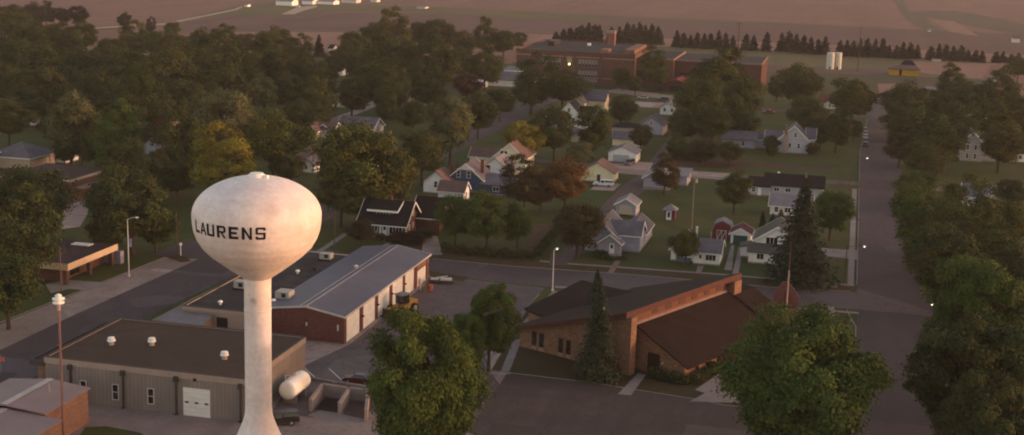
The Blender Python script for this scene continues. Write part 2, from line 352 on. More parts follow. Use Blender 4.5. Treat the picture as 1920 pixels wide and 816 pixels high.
psheet('driveway', [(85,533),(130,525),(200,530),(170,545),(130,542),(95,550)], .10, PAVE)
psheet('parking_lot', [(120,380),(168,350),(165,400),(150,425),(115,430)], .10, CONC)
psheet('gravel_alley', [(610,225),(640,215),(700,195),(712,197),(650,222),(628,228)], .10, CONC)
psheet('parking_lot', [(690,195),(700,182),(760,185),(740,200)], .09, CONC)
psheet('school_drive', [(1130,172),(1250,186),(1330,190),(1330,184),(1250,178),(1160,166)], .10, PAVE)
psheet('parking_lot', [(1190,190),(1270,194),(1265,204),(1190,200)], .09, CONC)
# painted parking lines near the tank
ln = MB()
for (a, b_) in (((572,692),(590,708)), ((617,692),(640,713)), ((668,700),(690,720))):
    A, B = G(*a), G(*b_); L = math.hypot(B[0]-A[0], B[1]-A[1]); nx, ny = -(B[1]-A[1])/L*.08, (B[0]-A[0])/L*.08
    ln.add([(A[0]+nx,A[1]+ny,.066),(A[0]-nx,A[1]-ny,.066),(B[0]-nx,B[1]-ny,.066),(B[0]+nx,B[1]+ny,.066)], [(0,1,2,3)])
o = ln.build('parking_marking', OFFW); o['kind'] = 'structure'

# ------------------------------------------------------------------ building kit
def add_window(root, face, a, z, w, h, at, frame=WHITE, bars=1, name='window', cls='pane'):
    """face s/n/e/w; a = centre along the face, at = wall plane coordinate"""
    mb = MB(); gb = MB(); t = .09; p0, p1 = -.002, .09
    def bx(m, a0, z0, a1, z1, q0, q1):
        if face == 's': m.box(a0, at - q1, z0, a1, at - q0, z1)
        if face == 'n': m.box(a0, at + q0, z0, a1, at + q1, z1)
        if face == 'e': m.box(at + q0, a0, z0, at + q1, a1, z1)
        if face == 'w': m.box(at - q1, a0, z0, at - q0, a1, z1)
    l, r = a - w/2, a + w/2
    bx(mb, l - t, z - t, r + t, z, p0, p1); bx(mb, l - t, z + h, r + t, z + h + t, p0, p1)
    bx(mb, l - t, z, l, z + h, p0, p1); bx(mb, r, z, r + t, z + h, p0, p1)
    for k in range(1, bars + 1 if w > h else 1):
        bx(mb, l + w*k/(bars+1) - .04, z, l + w*k/(bars+1) + .04, z + h, p0, p1 - .01)
    if w <= h: bx(mb, l, z + h/2 - .035, r, z + h/2 + .035, p0, p1 - .01)
    fr = mb.build(name, frame, root)
    bx(gb, l, z, r, z + h, .004, .03)
    gb.build(cls, GLASS, fr); return fr
def add_door(root, face, a, w, h, at, m=WHITE, name='door', z=.1, light=False):
    mb = MB()
    if face == 's': mb.box(a-w/2, at-.07, z, a+w/2, at+.002, z+h)
    if face == 'e': mb.box(at-.002, a-w/2, z, at+.07, a+w/2, z+h)
    d = mb.build(name, m, root)
    if light:
        g = MB()
        if face == 's': g.box(a-w*.25, at-.085, z+h*.5, a+w*.25, at-.072, z+h*.88)
        else: g.box(at+.072, a-w*.25, z+h*.5, at+.085, a+w*.25, z+h*.88)
        g.build('pane', GLASS, d)
    return d
def vol(W, Rf, T, x0, y0, w, d, he, hr, axis='y', ov=.45, th=.18, z0=0):
    """gabled / hipped / shed volume added to the wall, roof and trim meshes"""
    x1, y1 = x0 + w, y0 + d
    if axis == 'y':
        c = x0 + w/2; W.profy([(x0,z0),(x1,z0),(x1,he),(c,hr),(x0,he)], y0, y1)
        s = (hr-he)/(w/2); e = he - s*ov
        P = [(x0-ov,e),(c,hr),(x1+ov,e),(x1+ov,e+th),(c,hr+th),(x0-ov,e+th)]
        Rf.profy(P, y0-ov, y1+ov)
        if T is not None:
            P2 = [(x0-ov-.02,e-.14),(c,hr-.14),(x1+ov+.02,e-.14),(x1+ov+.02,e+th+.03),(c,hr+th+.03),(x0-ov-.02,e+th+.03)]
            T.profy(P2, y0-ov-.08, y0-ov-.003); T.profy(P2, y1+ov+.003, y1+ov+.08)
            T.box(x1+ov+.003, y0-ov, e-.05, x1+ov+.06, y1+ov, e+th-.02); T.box(x0-ov-.06, y0-ov, e-.05, x0-ov-.003, y1+ov, e+th-.02)
    elif axis == 'x':
        c = y0 + d/2; W.profx([(y0,z0),(y1,z0),(y1,he),(c,hr),(y0,he)], x0, x1)
        s = (hr-he)/(d/2); e = he - s*ov
        P = [(y0-ov,e),(c,hr),(y1+ov,e),(y1+ov,e+th),(c,hr+th),(y0-ov,e+th)]
        Rf.profx(P, x0-ov, x1+ov)
        if T is not None:
            P2 = [(y0-ov-.02,e-.14),(c,hr-.14),(y1+ov+.02,e-.14),(y1+ov+.02,e+th+.03),(c,hr+th+.03),(y0-ov-.02,e+th+.03)]
            T.profx(P2, x0-ov-.08, x0-ov-.003); T.profx(P2, x1+ov+.003, x1+ov+.08)
            T.box(x0-ov, y0-ov-.06, e-.05, x1+ov, y0-ov-.003, e+th-.02); T.box(x0-ov, y1+ov+.003, e-.05, x1+ov, y1+ov+.06, e+th-.02)
    elif axis == 'hip':
        W.box(x0, y0, z0, x1, y1, he)
        m = min(w, d)/2 + ov; a0, b0, a1, b1 = x0-ov, y0-ov, x1+ov, y1+ov
        if w >= d: r = [(a0+m, (b0+b1)/2), (a1-m, (b0+b1)/2)]
        else: r = [((a0+a1)/2, b0+m), ((a0+a1)/2, b1-m)]
        vs = [(a0,b0,he+.01),(a1,b0,he+.01),(a1,b1,he+.01),(a0,b1,he+.01),(a0,b0,he+th),(a1,b0,he+th),(a1,b1,he+th),(a0,b1,he+th),(*r[0],hr),(*r[1],hr)]
        fs = [(0,3,2,1),(0,1,5,4),(1,2,6,5),(2,3,7,6),(3,0,4,7)]
        fs += [(4,5,9,8),(5,6,9),(6,7,8,9),(7,4,8)] if w >= d else [(4,5,8),(5,6,9,8),(6,7,9),(7,4,8,9)]
        Rf.add(vs, fs)
        if T is not None:
            T.box(a0-.05, b0-.05, he-.06, a1+.05, b0-.003, he+th-.03); T.box(a1+.003, b0, he-.06, a1+.05, b1, he+th-.03)
    elif axis in ('shed_s', 'shed_n', 'shed_e', 'shed_w'):     # low side named
        if axis in ('shed_s', 'shed_n'):
            ha, hb = (he, hr) if axis == 'shed_s' else (hr, he)
            W.profx([(y0,z0),(y1,z0),(y1,hb),(y0,ha)], x0, x1); s = (hb-ha)/d
            Rf.profx([(y0-ov,ha-s*ov),(y1+ov,hb+s*ov),(y1+ov,hb+s*ov+th),(y0-ov,ha-s*ov+th)], x0-ov, x1+ov)
        else:
            ha, hb = (he, hr) if axis == 'shed_w' else (hr, he)
            W.profy([(x0,z0),(x1,z0),(x1,hb),(x0,ha)], y0, y1); s = (hb-ha)/w
            Rf.profy([(x0-ov,ha-s*ov),(x1+ov,hb+s*ov),(x1+ov,hb+s*ov+th),(x0-ov,ha-s*ov+th)], y0-ov, y1+ov)
def chimney(roof, x, y, z0, z1, m=BRICK_R, s=.7):
    mb = MB(); mb.cbox(x, y, z0, s, s, z1-z0); mb.cbox(x, y, z1+.003, s+.12, s+.12, .12); return mb.build('chimney', m, roof)
def house(name, label, cat, x, y, rz, vols, wall, roof, trim=WHITE, win=(), doors=(), chim=(), group=None, roofs2=()):
    """vols: (x0,y0,w,d,he,hr,axis); win: (face,a,z,w,h,at); doors: (face,a,w,h,at,mat)"""
    r = empty(name, (x, y, 0), rz, label, cat, group)
    W, Rf, T = MB(), MB(), MB()
    for v in vols: vol(W, Rf, T if trim and v[6] in 'xyhip' else None, *v)
    wo = fix_normals(W.build('wall', wall, r)); ro = fix_normals(Rf.build('roof', roof, r))
    if trim and T.v: fix_normals(T.build('roof_trim', trim, r))
    F_ = MB()
    for v in vols: F_.box(v[0]-.06, v[1]-.06, 0, v[0]+v[2]+.06, v[1]+v[3]+.06, .35)
    F_.build('foundation', CONC_W, r)
    for w in win: add_window(r, *w)
    for d in doors: add_door(r, *d)
    for c in chim: chimney(ro, *c)
    return r, ro, wo
def S(xl, yb, xr):                        # south wall from photo points: SW corner and width
    X, Y = G(xl, yb); return X, Y, RY(xr, yb, Y)[0] - X

# ------------------------------------------------------------------ water tower
TX, TY = G(485, 775, 6.5)
A0 = 8.15; ZM = 33.1
tw = empty('water_tower', (TX, TY, 0), 0, 'white water tower with a bulb-shaped tank reading LAURENS on a single stem', 'water tower')
m, nt, b = new_mat('tower_paint'); MC['tower_paint'] = m
_v = coords(nt, False)
_n1 = ramp(nt, noise(nt, coords(nt, False, (1, 1, .22)), .5, 5, .7), .35, .72)
_n2 = ramp(nt, noise(nt, _v, 1.6, 6, .75), .42, .7)
_n3 = ramp(nt, noise(nt, coords(nt, False, (1, 1, 2.5)), .16, 4, .6), .5, .66)
c_ = mix(nt, (.84, .75, .725), (.64, .53, .51), mix_f(nt, _n1, .7))
c_ = mix(nt, c_, (.44, .45, .50), mix_f(nt, _n2, .5))
c_ = mix(nt, c_, (.56, .47, .44), mix_f(nt, _n3, .6))
_sx = N(nt, 'ShaderNodeSeparateXYZ'); nt.links.new(_v, _sx.inputs[0])
# weld seams round the tank
_w = N(nt, 'ShaderNodeMath', operation='DIVIDE'); nt.links.new(_sx.outputs['Z'], _w.inputs[0]); _w.inputs[1].default_value = 2.7
_fr = N(nt, 'ShaderNodeMath', operation='FRACT'); nt.links.new(_w.outputs[0], _fr.inputs[0])
c_ = mix(nt, c_, (.45, .41, .38), mix_f(nt, ramp(nt, _fr.outputs[0], .975, .985), .28))
nt.links.new(c_, b.inputs['Base Color']); b.inputs['Roughness'].default_value = .55; b.inputs['Specular IOR Level'].default_value = .3
TP = m
_lower = [(0, 1.0), (.12, .995), (.24, .976), (.372, .930), (.505, .850), (.638, .722), (.77, .553), (.90, .378), (.98, .262), (1.01, .228), (1.03, .212)]
def tank_r(z):
    if z >= ZM: return A0 * math.sqrt(max(0, 1 - ((z - ZM) / 4.95) ** 2))
    d = (ZM - z) / A0
    for (a, ra), (c, rc) in zip(_lower[:-1], _lower[1:]):
        if a <= d <= c: t = (d - a) / (c - a); return A0 * (ra + (rc - ra) * t)
    return 1.72
zs = [ZM - A0 * 1.03 + k * (A0 * 1.03) / 40 for k in range(41)]
prof = [(tank_r(z), z) for z in zs[1:]] + [(A0 * math.cos(t), ZM + 4.95 * math.sin(t)) for t in [PI/2 * k/24 for k in range(1, 24)]] + [(.01, ZM + 4.95)]
MB().lathe(prof, 96).build('tank', TP, tw, True)
st = [(4.4, 0), (4.1, .9), (3.5, 2.2), (2.9, 3.4), (2.4, 4.6), (2.02, 5.6), (1.80, 6.4), (1.73, 7.2)] + [(1.72, z) for z in (9, 12, 15, 18, 21, 24)] + [(1.76, 24.85)]
MB().lathe(st, 64).build('stem', TP, tw, True)
mb = MB(); mb.lathe([(1.72, 20.6), (1.77, 20.63), (1.77, 20.72), (1.72, 20.75)], 48)
mb.build('stem_ring', TP, tw, True)
mb = MB(); mb.lathe([(1.15, 37.9), (1.15, 38.2), (.9, 38.28), (.85, 38.45), (.01, 38.5)], 20); mb.cbox(1.4, -.3, 37.8, .5, .5, .5); mb.build('roof_vent', WHITE, tw)
phic = math.atan2(-TY, -TX)
def on_tank(alpha, z, off): r = tank_r(z) + off; a = phic + math.radians(alpha); return (r * math.cos(a), r * math.sin(a), z)
mb = MB()                                    # round port on the stem
pa = phic - math.radians(16); px_, py_ = 1.72 * math.cos(pa), 1.72 * math.sin(pa); rr = Vector((math.cos(pa), math.sin(pa), 0))
for k in range(16):
    t0, t1 = 2*PI*k/16, 2*PI*(k+1)/16; tv = Vector((-rr.y, rr.x, 0)); c0 = Vector((px_, py_, 22.2))
    mb.cyl(c0 + (tv*math.cos(t0) + Vector((0,0,1))*math.sin(t0))*.42 + rr*.05, c0 + (tv*math.cos(t1) + Vector((0,0,1))*math.sin(t1))*.42 + rr*.05, .05, n=5)
mb.cyl(Vector((px_, py_, 22.2)) - rr*.05, Vector((px_, py_, 22.2)) + rr*.12, .26, n=14); mb.build('stem_port', plain('dull_port_paint', (.55, .52, .48), .6), tw)
T_ = .29
LET = {   # block letters as quads on a unit square
 'L': [((0,0),(T_,0),(T_,1),(0,1)), ((T_,0),(1,0),(1,.24),(T_,.24))],
 'A': [((0,0),(.24,0),(.60,1),(.40,1)), ((.76,0),(1,0),(.60,1),(.42,1)), ((.22,.26),(.78,.26),(.72,.42),(.28,.42))],
 'U': [((0,.12),(T_+.02,.12),(T_+.02,1),(0,1)), ((.76,.12),(1,.12),(1,1),(.76,1)), ((.0,.13),(.12,0),(.88,0),(1,.13)), ((0,.125),(1,.125),(.8,.2),(.2,.2))],
 'R': [((0,0),(T_+.02,0),(T_+.02,1),(0,1)), ((.2,.82),(.88,.82),(.86,1),(.2,1)), ((.2,.42),(.88,.42),(.88,.58),(.2,.58)), ((.76,.45),(1,.52),(1,.9),(.76,.98)), ((.42,.45),(.64,.45),(1,0),(.74,0))],
 'E': [((0,0),(T_+.02,0),(T_+.02,1),(0,1)), ((.2,.78),(1,.78),(1,1),(.2,1)), ((.2,.40),(.86,.40),(.86,.60),(.2,.60)), ((.2,0),(1,0),(1,.22),(.2,.22))],
 'N': [((0,0),(T_,0),(T_,1),(0,1)), ((.78,0),(1,0),(1,1),(.78,1)), ((.0,1),(.24,1),(1,0),(.76,0))],
 'S': [((0,.9),(.1,1),(.9,1),(1,.9)), ((0,.905),(1,.905),(1,.83),(0,.83)), ((0,.52),(.24,.52),(.24,.84),(0,.84)), ((.03,.42),(.97,.42),(1,.58),(.0,.58)), ((.76,.16),(1,.16),(1,.5),(.76,.5)), ((0,.1),(.1,0),(.9,0),(1,.1)), ((0,.09),(1,.09),(1,.18),(0,.18)), ((0,.17),(.24,.17),(.24,.27),(0,.27)), ((.76,.75),(1,.75),(1,.84),(.76,.84))]}
mb = MB(); q = 0
for ch, a0, a1 in (('L',-67.5,-59.5),('A',-58,-49),('U',-48.3,-39.3),('R',-36.6,-27.6),('E',-24.9,-16.2),('N',-13.2,-4.4),('S',-1.4,7.2)):
    for quad in LET[ch]:
        q += 1; p = [Vector((*c, 0)) for c in quad]; nn = 7; vs = []
        for i in range(nn + 1):
            for j in range(nn + 1):
                s_, t_ = i/nn, j/nn; w_ = (p[0]*(1-s_)+p[1]*s_)*(1-t_) + (p[3]*(1-s_)+p[2]*s_)*t_
                vs.append(on_tank(a0 + (a1-a0)*w_.x, 31.62 + 1.56*w_.y, .022 + .0015*(q % 7)))
        mb.add(vs, [(i*(nn+1)+j, (i+1)*(nn+1)+j, (i+1)*(nn+1)+j+1, i*(nn+1)+j+1) for i in range(nn) for j in range(nn)])
mb.build('lettering', plain('black_letter_paint', (.012, .012, .022), .6, .1), tw)

# ------------------------------------------------------------------ municipal garage (front left)
AX0, AX1, AY0, AY1, AZ = -111.3, -79.6, 173.2, 195.0, 6.45
ga = empty('municipal_garage', (AX0, AY0, 0), 0, 'flat-roofed grey concrete panel garage building with brown gravel roof beside the tower stem', 'building')
Wd, Dd = AX1 - AX0, AY1 - AY0
PANEL = banded('ribbed_concrete_panels', (.235, .195, .175), .62, .72, .9, 'sum', .16, .35)
MB().box(0, 0, 0, Wd, Dd, AZ - .95).build('wall', PANEL, ga)
MB().box(-1.6, .6, 0, -.003, Dd, 5.2).build('side_wall', BRICK_O, ga)
mb = MB(); mb.box(-.08, -.08, AZ-.947, Wd+.08, .3, AZ); mb.box(Wd-.3, .303, AZ-.947, Wd+.08, Dd+.08, AZ); mb.box(-.08, Dd-.3, AZ-.947, Wd-.303, Dd+.08, AZ); mb.box(-.08, .303, AZ-.947, .3, Dd-.303, AZ)
mb.build('parapet', plain('pale_parapet_concrete', (.34, .27, .235), .85, .14, .4), ga)
mb = MB(); mb.box(-.12, -.12, AZ+.003, Wd+.12, .34, AZ+.07); mb.box(Wd-.34, .343, AZ+.003, Wd+.12, Dd+.12, AZ+.07); mb.box(-.12, Dd-.34, AZ+.003, Wd-.343, Dd+.12, AZ+.07); mb.box(-.12, .343, AZ+.003, .34, Dd-.343, AZ+.07)
mb.build('coping', plain('dark_coping', (.06, .045, .04), .7), ga)
MB().box(.303, .303, AZ-.5, Wd-.303, Dd-.303, AZ-.12).build('roof', GRAVROOF, ga)
mb = MB(); mb.box(-2.2, 0, 5.21, -.13, Dd, 5.5); mb.box(-2.4, -.1, 5.51, -2.1, Dd, 5.85); mb.box(-2.4, -.25, 5.1, -.13, -.003, 5.9); mb.build('side_gutter', plain('dark_fascia', (.07, .06, .06), .7), ga)
def axw(px, py): return RY(px, py, AY0)[0] - AX0
for pxx in (134, 232, 331, 452):
    mb = MB(); xx = axw(pxx, 720); mb.cbox(xx, -.28, 5.0, .62, .5, .75); mb.cbox(xx, -.20, .2, .26, .26, 4.8); mb.cbox(xx, -.28, .0, .5, .5, .25)
    mb.build('downspout', plain('dark_grey_downspout', (.055, .05, .05), .7), ga)
for pxx in (157, 217, 283):
    add_window(ga, 's', axw(pxx, 745), 1.2, .85, 2.2, 0, plain('white_window_frame', (.6, .57, .54)), 1, 'window')
gd = MB(); xx0, xx1 = axw(344, 755), axw(394, 755); gd.box(xx0, -.06, .02, xx1, .002, 4.25)
gdo = gd.build('overhead_door', banded('white_door_panels', (.72, .70, .66), .71, .86), ga)
for k in range(3):
    MB().box(xx0 + .55 + k*(xx1-xx0-1.1)/2 - .28, -.085, 1.95, xx0 + .55 + k*(xx1-xx0-1.1)/2 + .28, -.063, 2.2).build('door_window', GLASS, gdo)
MB().box(axw(366, 710)-.2, -.25, 5.35, axw(366, 710)+.2, -.083, 5.75).build('wall_lamp', DARKM, ga)
for k, (x, y) in enumerate(((209, 645), (285, 646), (421, 672))):
    vx, vy = G(x, y, AZ); t = empty('roof_fan', (vx, vy, AZ - .12), 0, ['white turbine fan on the brown gravel roof, nearest the west edge', 'white turbine fan with a pale patch round it, middle of the brown gravel roof', 'white turbine fan on the brown gravel roof close to the tower stem'][k], 'roof fan', 'fans on the brown gravel roof')
    MB().cyl((0,0,0), (0,0,.45), .42, .36, 14).build('fan_base', STEEL, t)
    MB().lathe([(.36,.45),(.62,.55),(.62,.75),(.4,.8),(.4,.9),(.55,.95),(.5,1.15),(.01,1.22)], 16).build('fan_cap', WHITE, t, True)
bx, by = G(320, 770); bb = empty('barrel', (bx, by - .5, 0), 0, 'small rust red barrel standing against the grey panel wall', 'barrel')
MB().lathe([(.01,0),(.32,0),(.34,.3),(.32,.31),(.34,.6),(.32,.9),(.28,.92),(.01,.92)], 14).build('drum', plain('rusty_red', (.2, .05, .03), .8), bb, True)

# ------------------------------------------------------------------ fire hall with the long metal roof
FX0, FX1, FY0, FY1 = -94.2, -80.0, 213.0, 261.0
fh = empty('fire_hall', (FX0, FY0, 0), 0, 'long brick fire hall with a blue-grey metal roof and a row of white doors', 'building')
W_, L_ = FX1 - FX0, FY1 - FY0
rx = -86.7 - FX0
mb = MB(); mb.profy([(0,0),(W_,0),(W_,4.75),(rx,5.95),(0,5.0)], 0, L_); fix_normals(mb.build('wall', BRICK_R, fh))
mb = MB(); mb.profy([(-.2,5.0),(rx,5.98),(W_+.35,4.74),(W_+.35,4.92),(rx,6.16),(-.2,5.18)], -.35, L_+.35); fr_ = fix_normals(mb.build('roof', METAL_R, fh))
mb = MB()
for dx in (-1.1, .1):
    zz = 6.16 - abs(dx) * .12; mb.box(rx+dx-.09, -.3, zz-.03, rx+dx+.09, L_+.3, zz+.05)
mb.build('ridge_seam', plain('pale_seam_metal', (.32, .29, .29), .5), fr_)
mb = MB(); mb.profy([(-.22,4.9),(rx,5.88),(W_+.38,4.6),(W_+.38,4.95),(rx,6.19),(-.22,5.2)], -.44, -.353); mb.profy([(-.22,4.9),(rx,5.88),(W_+.38,4.6),(W_+.38,4.95),(rx,6.19),(-.22,5.2)], L_+.353, L_+.44); mb.box(W_+.353, -.35, 4.6, W_+.43, L_+.35, 4.95)
fix_normals(mb.build('eave_trim', plain('pale_eave_metal', (.5, .45, .42), .6), fh))
def fyw(px):
    y = 645 + (px - 648) * (520 - 645) / (803 - 648); d = ray(px, y); return (CM.T @ np.array([px-960, y-408, F]))[1] * (FX1 / (CM.T @ np.array([px-960, y-408, F]))[0]) - FY0
DOORM = banded('cream_door_panels', (.80, .76, .68), .6, .9)
for k, (a, b_) in enumerate(((649.5,673),(680,702),(708,729),(735,754),(758.5,775),(782,797))):
    y0, y1 = fyw(a), fyw(b_); mb = MB(); mb.box(W_-.002, y0, .02, W_+.05, y1, 4.45 if k < 5 else 3.1); mb.build('overhead_door', DOORM, fh)
for a, b_ in ((673,680),(702,708),(729,735),(754,758.5),(775.5,781.5),(797.5,801)):
    y0, y1 = fyw(a), fyw(b_); mb = MB(); mb.box(W_-.001, y0+.03, 0, W_+.10, y1-.03, 4.6); pr = mb.build('brick_pier', plain('dark_red_pier_brick', (.12, .042, .042), .85), fh)
    if a < 760: MB().box(W_+.103, (y0+y1)/2-.12, 2.6, W_+.6, (y0+y1)/2+.12, 2.85).build('pier_lamp', DARKM, pr)
mb = MB(); mb.box(W_-.001, fyw(781.6), 3.2, W_+.06, L_-.3, 4.55); mb.build('upper_brick_panel', BRICK_O, fh)
MB().box(7.35, -.04, 2.6, 7.6, .002, 3.2).build('wall_box', OFFW, fh); MB().box(13.0, -.04, 2.2, 13.25, .002, 3.3).build('wall_box', OFFW, fh)
for xx, z1 in ((3.2, 5.2), (6.9, 4.9)): MB().box(xx, -.07, 0, xx+.12, .002, z1).build('conduit', plain('rusty_conduit', (.12,.07,.06)), fh)
# flat-roofed town office joined to its west side
fo = empty('flat_roofed_office', (-107.6, 209.2, 0), 0, 'flat black-roofed tan block joined to the west side of the metal-roofed fire hall', 'building')
ow, od = 13.3, 45.0
MB().box(0, 0, 0, ow, od, 4.5).build('wall', plain('tan_stucco', (.34, .25, .20), .85, .1, .4), fo)
mb = MB(); mb.box(-.15, -.15, 4.503, ow, .25, 5.1); mb.box(-.15, .253, 4.503, .25, od, 5.1); mb.box(.253, od-.4, 4.503, ow, od, 5.1); mb.build('parapet', plain('tan_parapet', (.38, .29, .24), .85, .08, .4), fo)
mb = MB(); mb.box(-.2, -.2, 5.103, ow, .3, 5.17); mb.box(-.2, .303, 5.103, .3, od, 5.17); mb.build('coping', MC['dark_coping'], fo)
MB().box(.253, .253, 4.503, ow-.01, od-.403, 4.92).build('roof', TARROOF, fo)
MB().box(6.2, -.06, .1, 8.2, .002, 3.7).build('dark_doorway', plain('dark_doorway_paint', (.02, .016, .016), .8), fo)
an = empty('entry_annex', (-109.2, 203.9, 0), 0, 'small tan lean-to with a grey metal shed roof in front of the tan block', 'annex')
W1, R1 = MB(), MB(); vol(W1, R1, None, 0, 0, 7.0, 5.1, 3.2, 4.0, 'shed_s', .4, .12); fix_normals(W1.build('wall', plain('ochre_wall', (.30, .20, .12), .85), an)); fix_normals(R1.build('roof', plain('grey_shed_metal', (.17, .155, .165), .6), an))
MB().box(3.0, -.05, .1, 4.0, .002, 2.2).build('door', DARKM, an)
for k, (x, y, w, d, h, lab) in enumerate(((548, 560, 3.0, 3.0, 1.5, 'boxy white air conditioner on the black roof just right of the tower stem'), (612, 487, 2.6, 2.2, 1.3, 'boxy white air conditioner at the far end of the black flat roof'), (452, 541, 2.4, 2.2, 1.5, 'boxy white air conditioner on the black roof just left of the tower stem'))):
    vx, vy = G(x - 14, y, 5.0) if k == 0 else G(x, y, 5.0)
    t = empty('air_conditioner', (vx, vy, 4.92), 0, lab, 'air conditioner', 'air conditioners on the black flat roof')
    MB().cbox(0, 0, .003, w*.95, d*.95, .35).build('unit_base', DARKM, t); MB().cbox(0, 0, .355, w*.85, d*.85, h*.8).build('unit_housing', plain('dull_housing_grey', (.36,.34,.30), .7, .1), t); MB().box(-.1, -d*.425-.04, .6, .7, -d*.425+.002, 1.35).build('grille', DARKM, t)
for k, (x, y, lab) in enumerate(((413, 571, 'small white mushroom vent near the front corner of the black roof'), (558, 513, 'small bright dome vent on the black roof between the air conditioners'), (590, 508, 'short dark flue on the black flat roof'), (513, 568, 'small white vent beside the tower stem on the black roof'))):
    vx, vy = G(x, y, 4.95); t = MB().lathe([(.2,0),(.2,.35),(.42,.4),(.38,.65),(.01,.8)], 12).build('roof_vent', WHITE if k != 2 else DARKM, None, True); t.location = (vx, vy, 4.92); tag(t, lab, 'roof vent', 'vents on the black flat roof')
t = MB().lathe([(.3,0),(.3,.3),(.5,.35),(.01,.6)], 12).build('roof_vent', OFFW, None, True); vx, vy = G(667, 502, 6); t.location = (vx, vy, 5.98); tag(t, 'pale vent on the blue-grey metal roof near its ridge', 'roof vent')

# ------------------------------------------------------------------ church (turned 25 degrees to the grid)
cx, cy = -33.2, 213.2
chr_ = empty('church', (cx, cy, 0), -math.radians(24.8), 'brick church with dark brown shed roofs either side of a long clerestory', 'church')
FASC = plain('dark_red_fascia', (.095, .038, .032), .7, .15, .5)
def cpart(mb, n, m, p=None): return fix_normals(mb.build(n, m, p or chr_))
mb = MB(); mb.profy([(-20.3,0),(.0,0),(.0,9.9),(-20.3,3.3)], 0, 34.5); cpart(mb, 'wall', BRICK_C)
mb = MB(); mb.profy([(-21.2,3.05),(1.6,10.25),(1.6,10.45),(-21.2,3.45)], -.9, 35.4); rf = cpart(mb, 'roof', ROOF_C)
mb = MB(); mb.profy([(-21.25,2.85),(1.6,9.85),(1.6,10.48),(-21.25,3.5)], -1.0, -.903); mb.profy([(-21.25,2.85),(1.6,9.85),(1.6,10.48),(-21.25,3.5)], 35.403, 35.5); mb.box(1.603, -1.0, 9.55, 1.8, 35.5, 10.5)
cpart(mb, 'fascia', FASC)
mb = MB(); mb.box(.003, 1.2, 0, .8, 33, 9.6); cpart(mb, 'clerestory_wall', plain('clerestory_brick_eave_shade', (.15, .07, .052), .85, .15, .8))  # brick colour darkened to carry the shade under the high eave
for k in range(6): MB().box(.803, 8 + k*4.1, 8.3, .86, 9.9 + k*4.1, 9.3).build('clerestory_window', plain('shade_dimmed_brown_panel', (.075, .04, .033), .5), chr_)  # opaque brown panels for the windows, eave shade painted into their colour
mb = MB(); mb.box(-.2, -.35, 0, 2.4, 1.19, 9.6); cpart(mb, 'south_brick_pier', BRICK_C)
mb = MB(); mb.box(-.1, 32.2, 0, 2.4, 34.6, 9.6); cpart(mb, 'north_brick_pier', BRICK_C)
mb = MB(); mb.profy([(.803,0),(10.2,0),(10.2,2.7),(.803,7.5)], 3.6, 32.1); cpart(mb, 'east_wall', BRICK_C)
mb = MB(); mb.profy([(.81,7.52),(11.2,2.2),(11.2,2.45),(.81,7.77)], 2.9, 32.15); mb.profy([(2.45,7.0),(10.4,2.75),(10.4,3.0),(2.45,7.25)], 32.153, 39.5); mb.profy([(.2,7.3),(2.44,7.0),(2.44,7.25),(.2,7.55)], 34.7, 39.5)
cpart(mb, 'lower_roof', ROOF_C)
mb = MB(); mb.profy([(.81,7.78),(1.2,7.6),(1.2,7.7),(.81,7.9)], 2.85, 32.1); cpart(mb, 'flashing', plain('pale_flashing', (.30, .2, .17), .5))
mb = MB(); mb.box(.5, 34.61, 0, 9.4, 38.7, 2.7); mb.box(2.45, 33, 2.71, 6.2, 38.7, 4.6); cpart(mb, 'north_wing_wall', BRICK_C)
mb = MB(); mb.add([(-27.6,11.8,0),(-20.4,9.2,0),(-15.2,28.0,0),(-19.0,28.5,0),(-27.6,28.0,0),(-27.6,11.8,2.55),(-20.4,9.2,2.65),(-15.2,28.0,4.7),(-19.0,28.5,4.1),(-27.6,28.0,4.5)], [(4,3,2,1,0),(5,6,7,8,9),(0,1,6,5),(1,2,7,6),(2,3,8,7),(3,4,9,8),(4,0,5,9)]); cpart(mb, 'west_wing_wall', BRICK_C)
mb = MB(); mb.add([(-28.2,11.2,2.9),(-20.1,8.5,3.0),(-14.6,28.8,5.25),(-19.0,29.2,4.6),(-28.2,28.6,5.0),(-28.2,11.2,2.6),(-20.1,8.5,2.7),(-14.6,28.8,4.9),(-19.0,29.2,4.3),(-28.2,28.6,4.7)], [(0,1,2,3,4),(5,9,8,7,6),(0,5,6,1),(1,6,7,2),(2,7,8,3),(3,8,9,4),(4,9,5,0)])
cpart(mb, 'west_wing_roof', ROOF_C)
for uu in (-17.2, -15.6, -11.6, -10.0): 
    f_ = add_window(chr_, 's', uu, .9, .75, 2.3, 0, plain('brown_window_frame', (.06, .035, .03)), 0, 'window'); f_.location.y = -.0
    MB().box(uu-.5, -.03, .15, uu+.5, .001, .78).build('pale_panel_below_window', plain('pale_panel', (.30, .19, .15), .8), f_)
d = add_door(chr_, 's', 4.4, 2.3, 3.3, 3.6, plain('dark_brown_door', (.028, .016, .014), .6), 'entrance_door', .05)
MB().box(.1-.1, 3.49-.06, 1.2, .2, 3.52-.06, 1.3).build('handle', STEEL, d).location = (4.4, 0, 0)
MB().box(6.0, 3.45, 1.9, 6.15, 3.598, 2.2).build('wall_lamp', OFFW, chr_)
for vv in (7.5, 10.5, 14): add_window(chr_, 'e', vv, .9, .6, 1.2, 10.2, MC['brown_window_frame'], 0, 'window')
mb = MB(); mb.box(10.25, 16, 0, 13.8, 24, 2.4); cpart(mb, 'east_porch_wall', BRICK_C)
mb = MB(); mb.box(10.0, 15.2, 2.45, 14.6, 24.8, 2.75); cpart(mb, 'porch_roof', ROOF_C)
MB().box(13.803, 17, .05, 13.86, 20, 2.2).build('porch_door', DARKM, chr_)
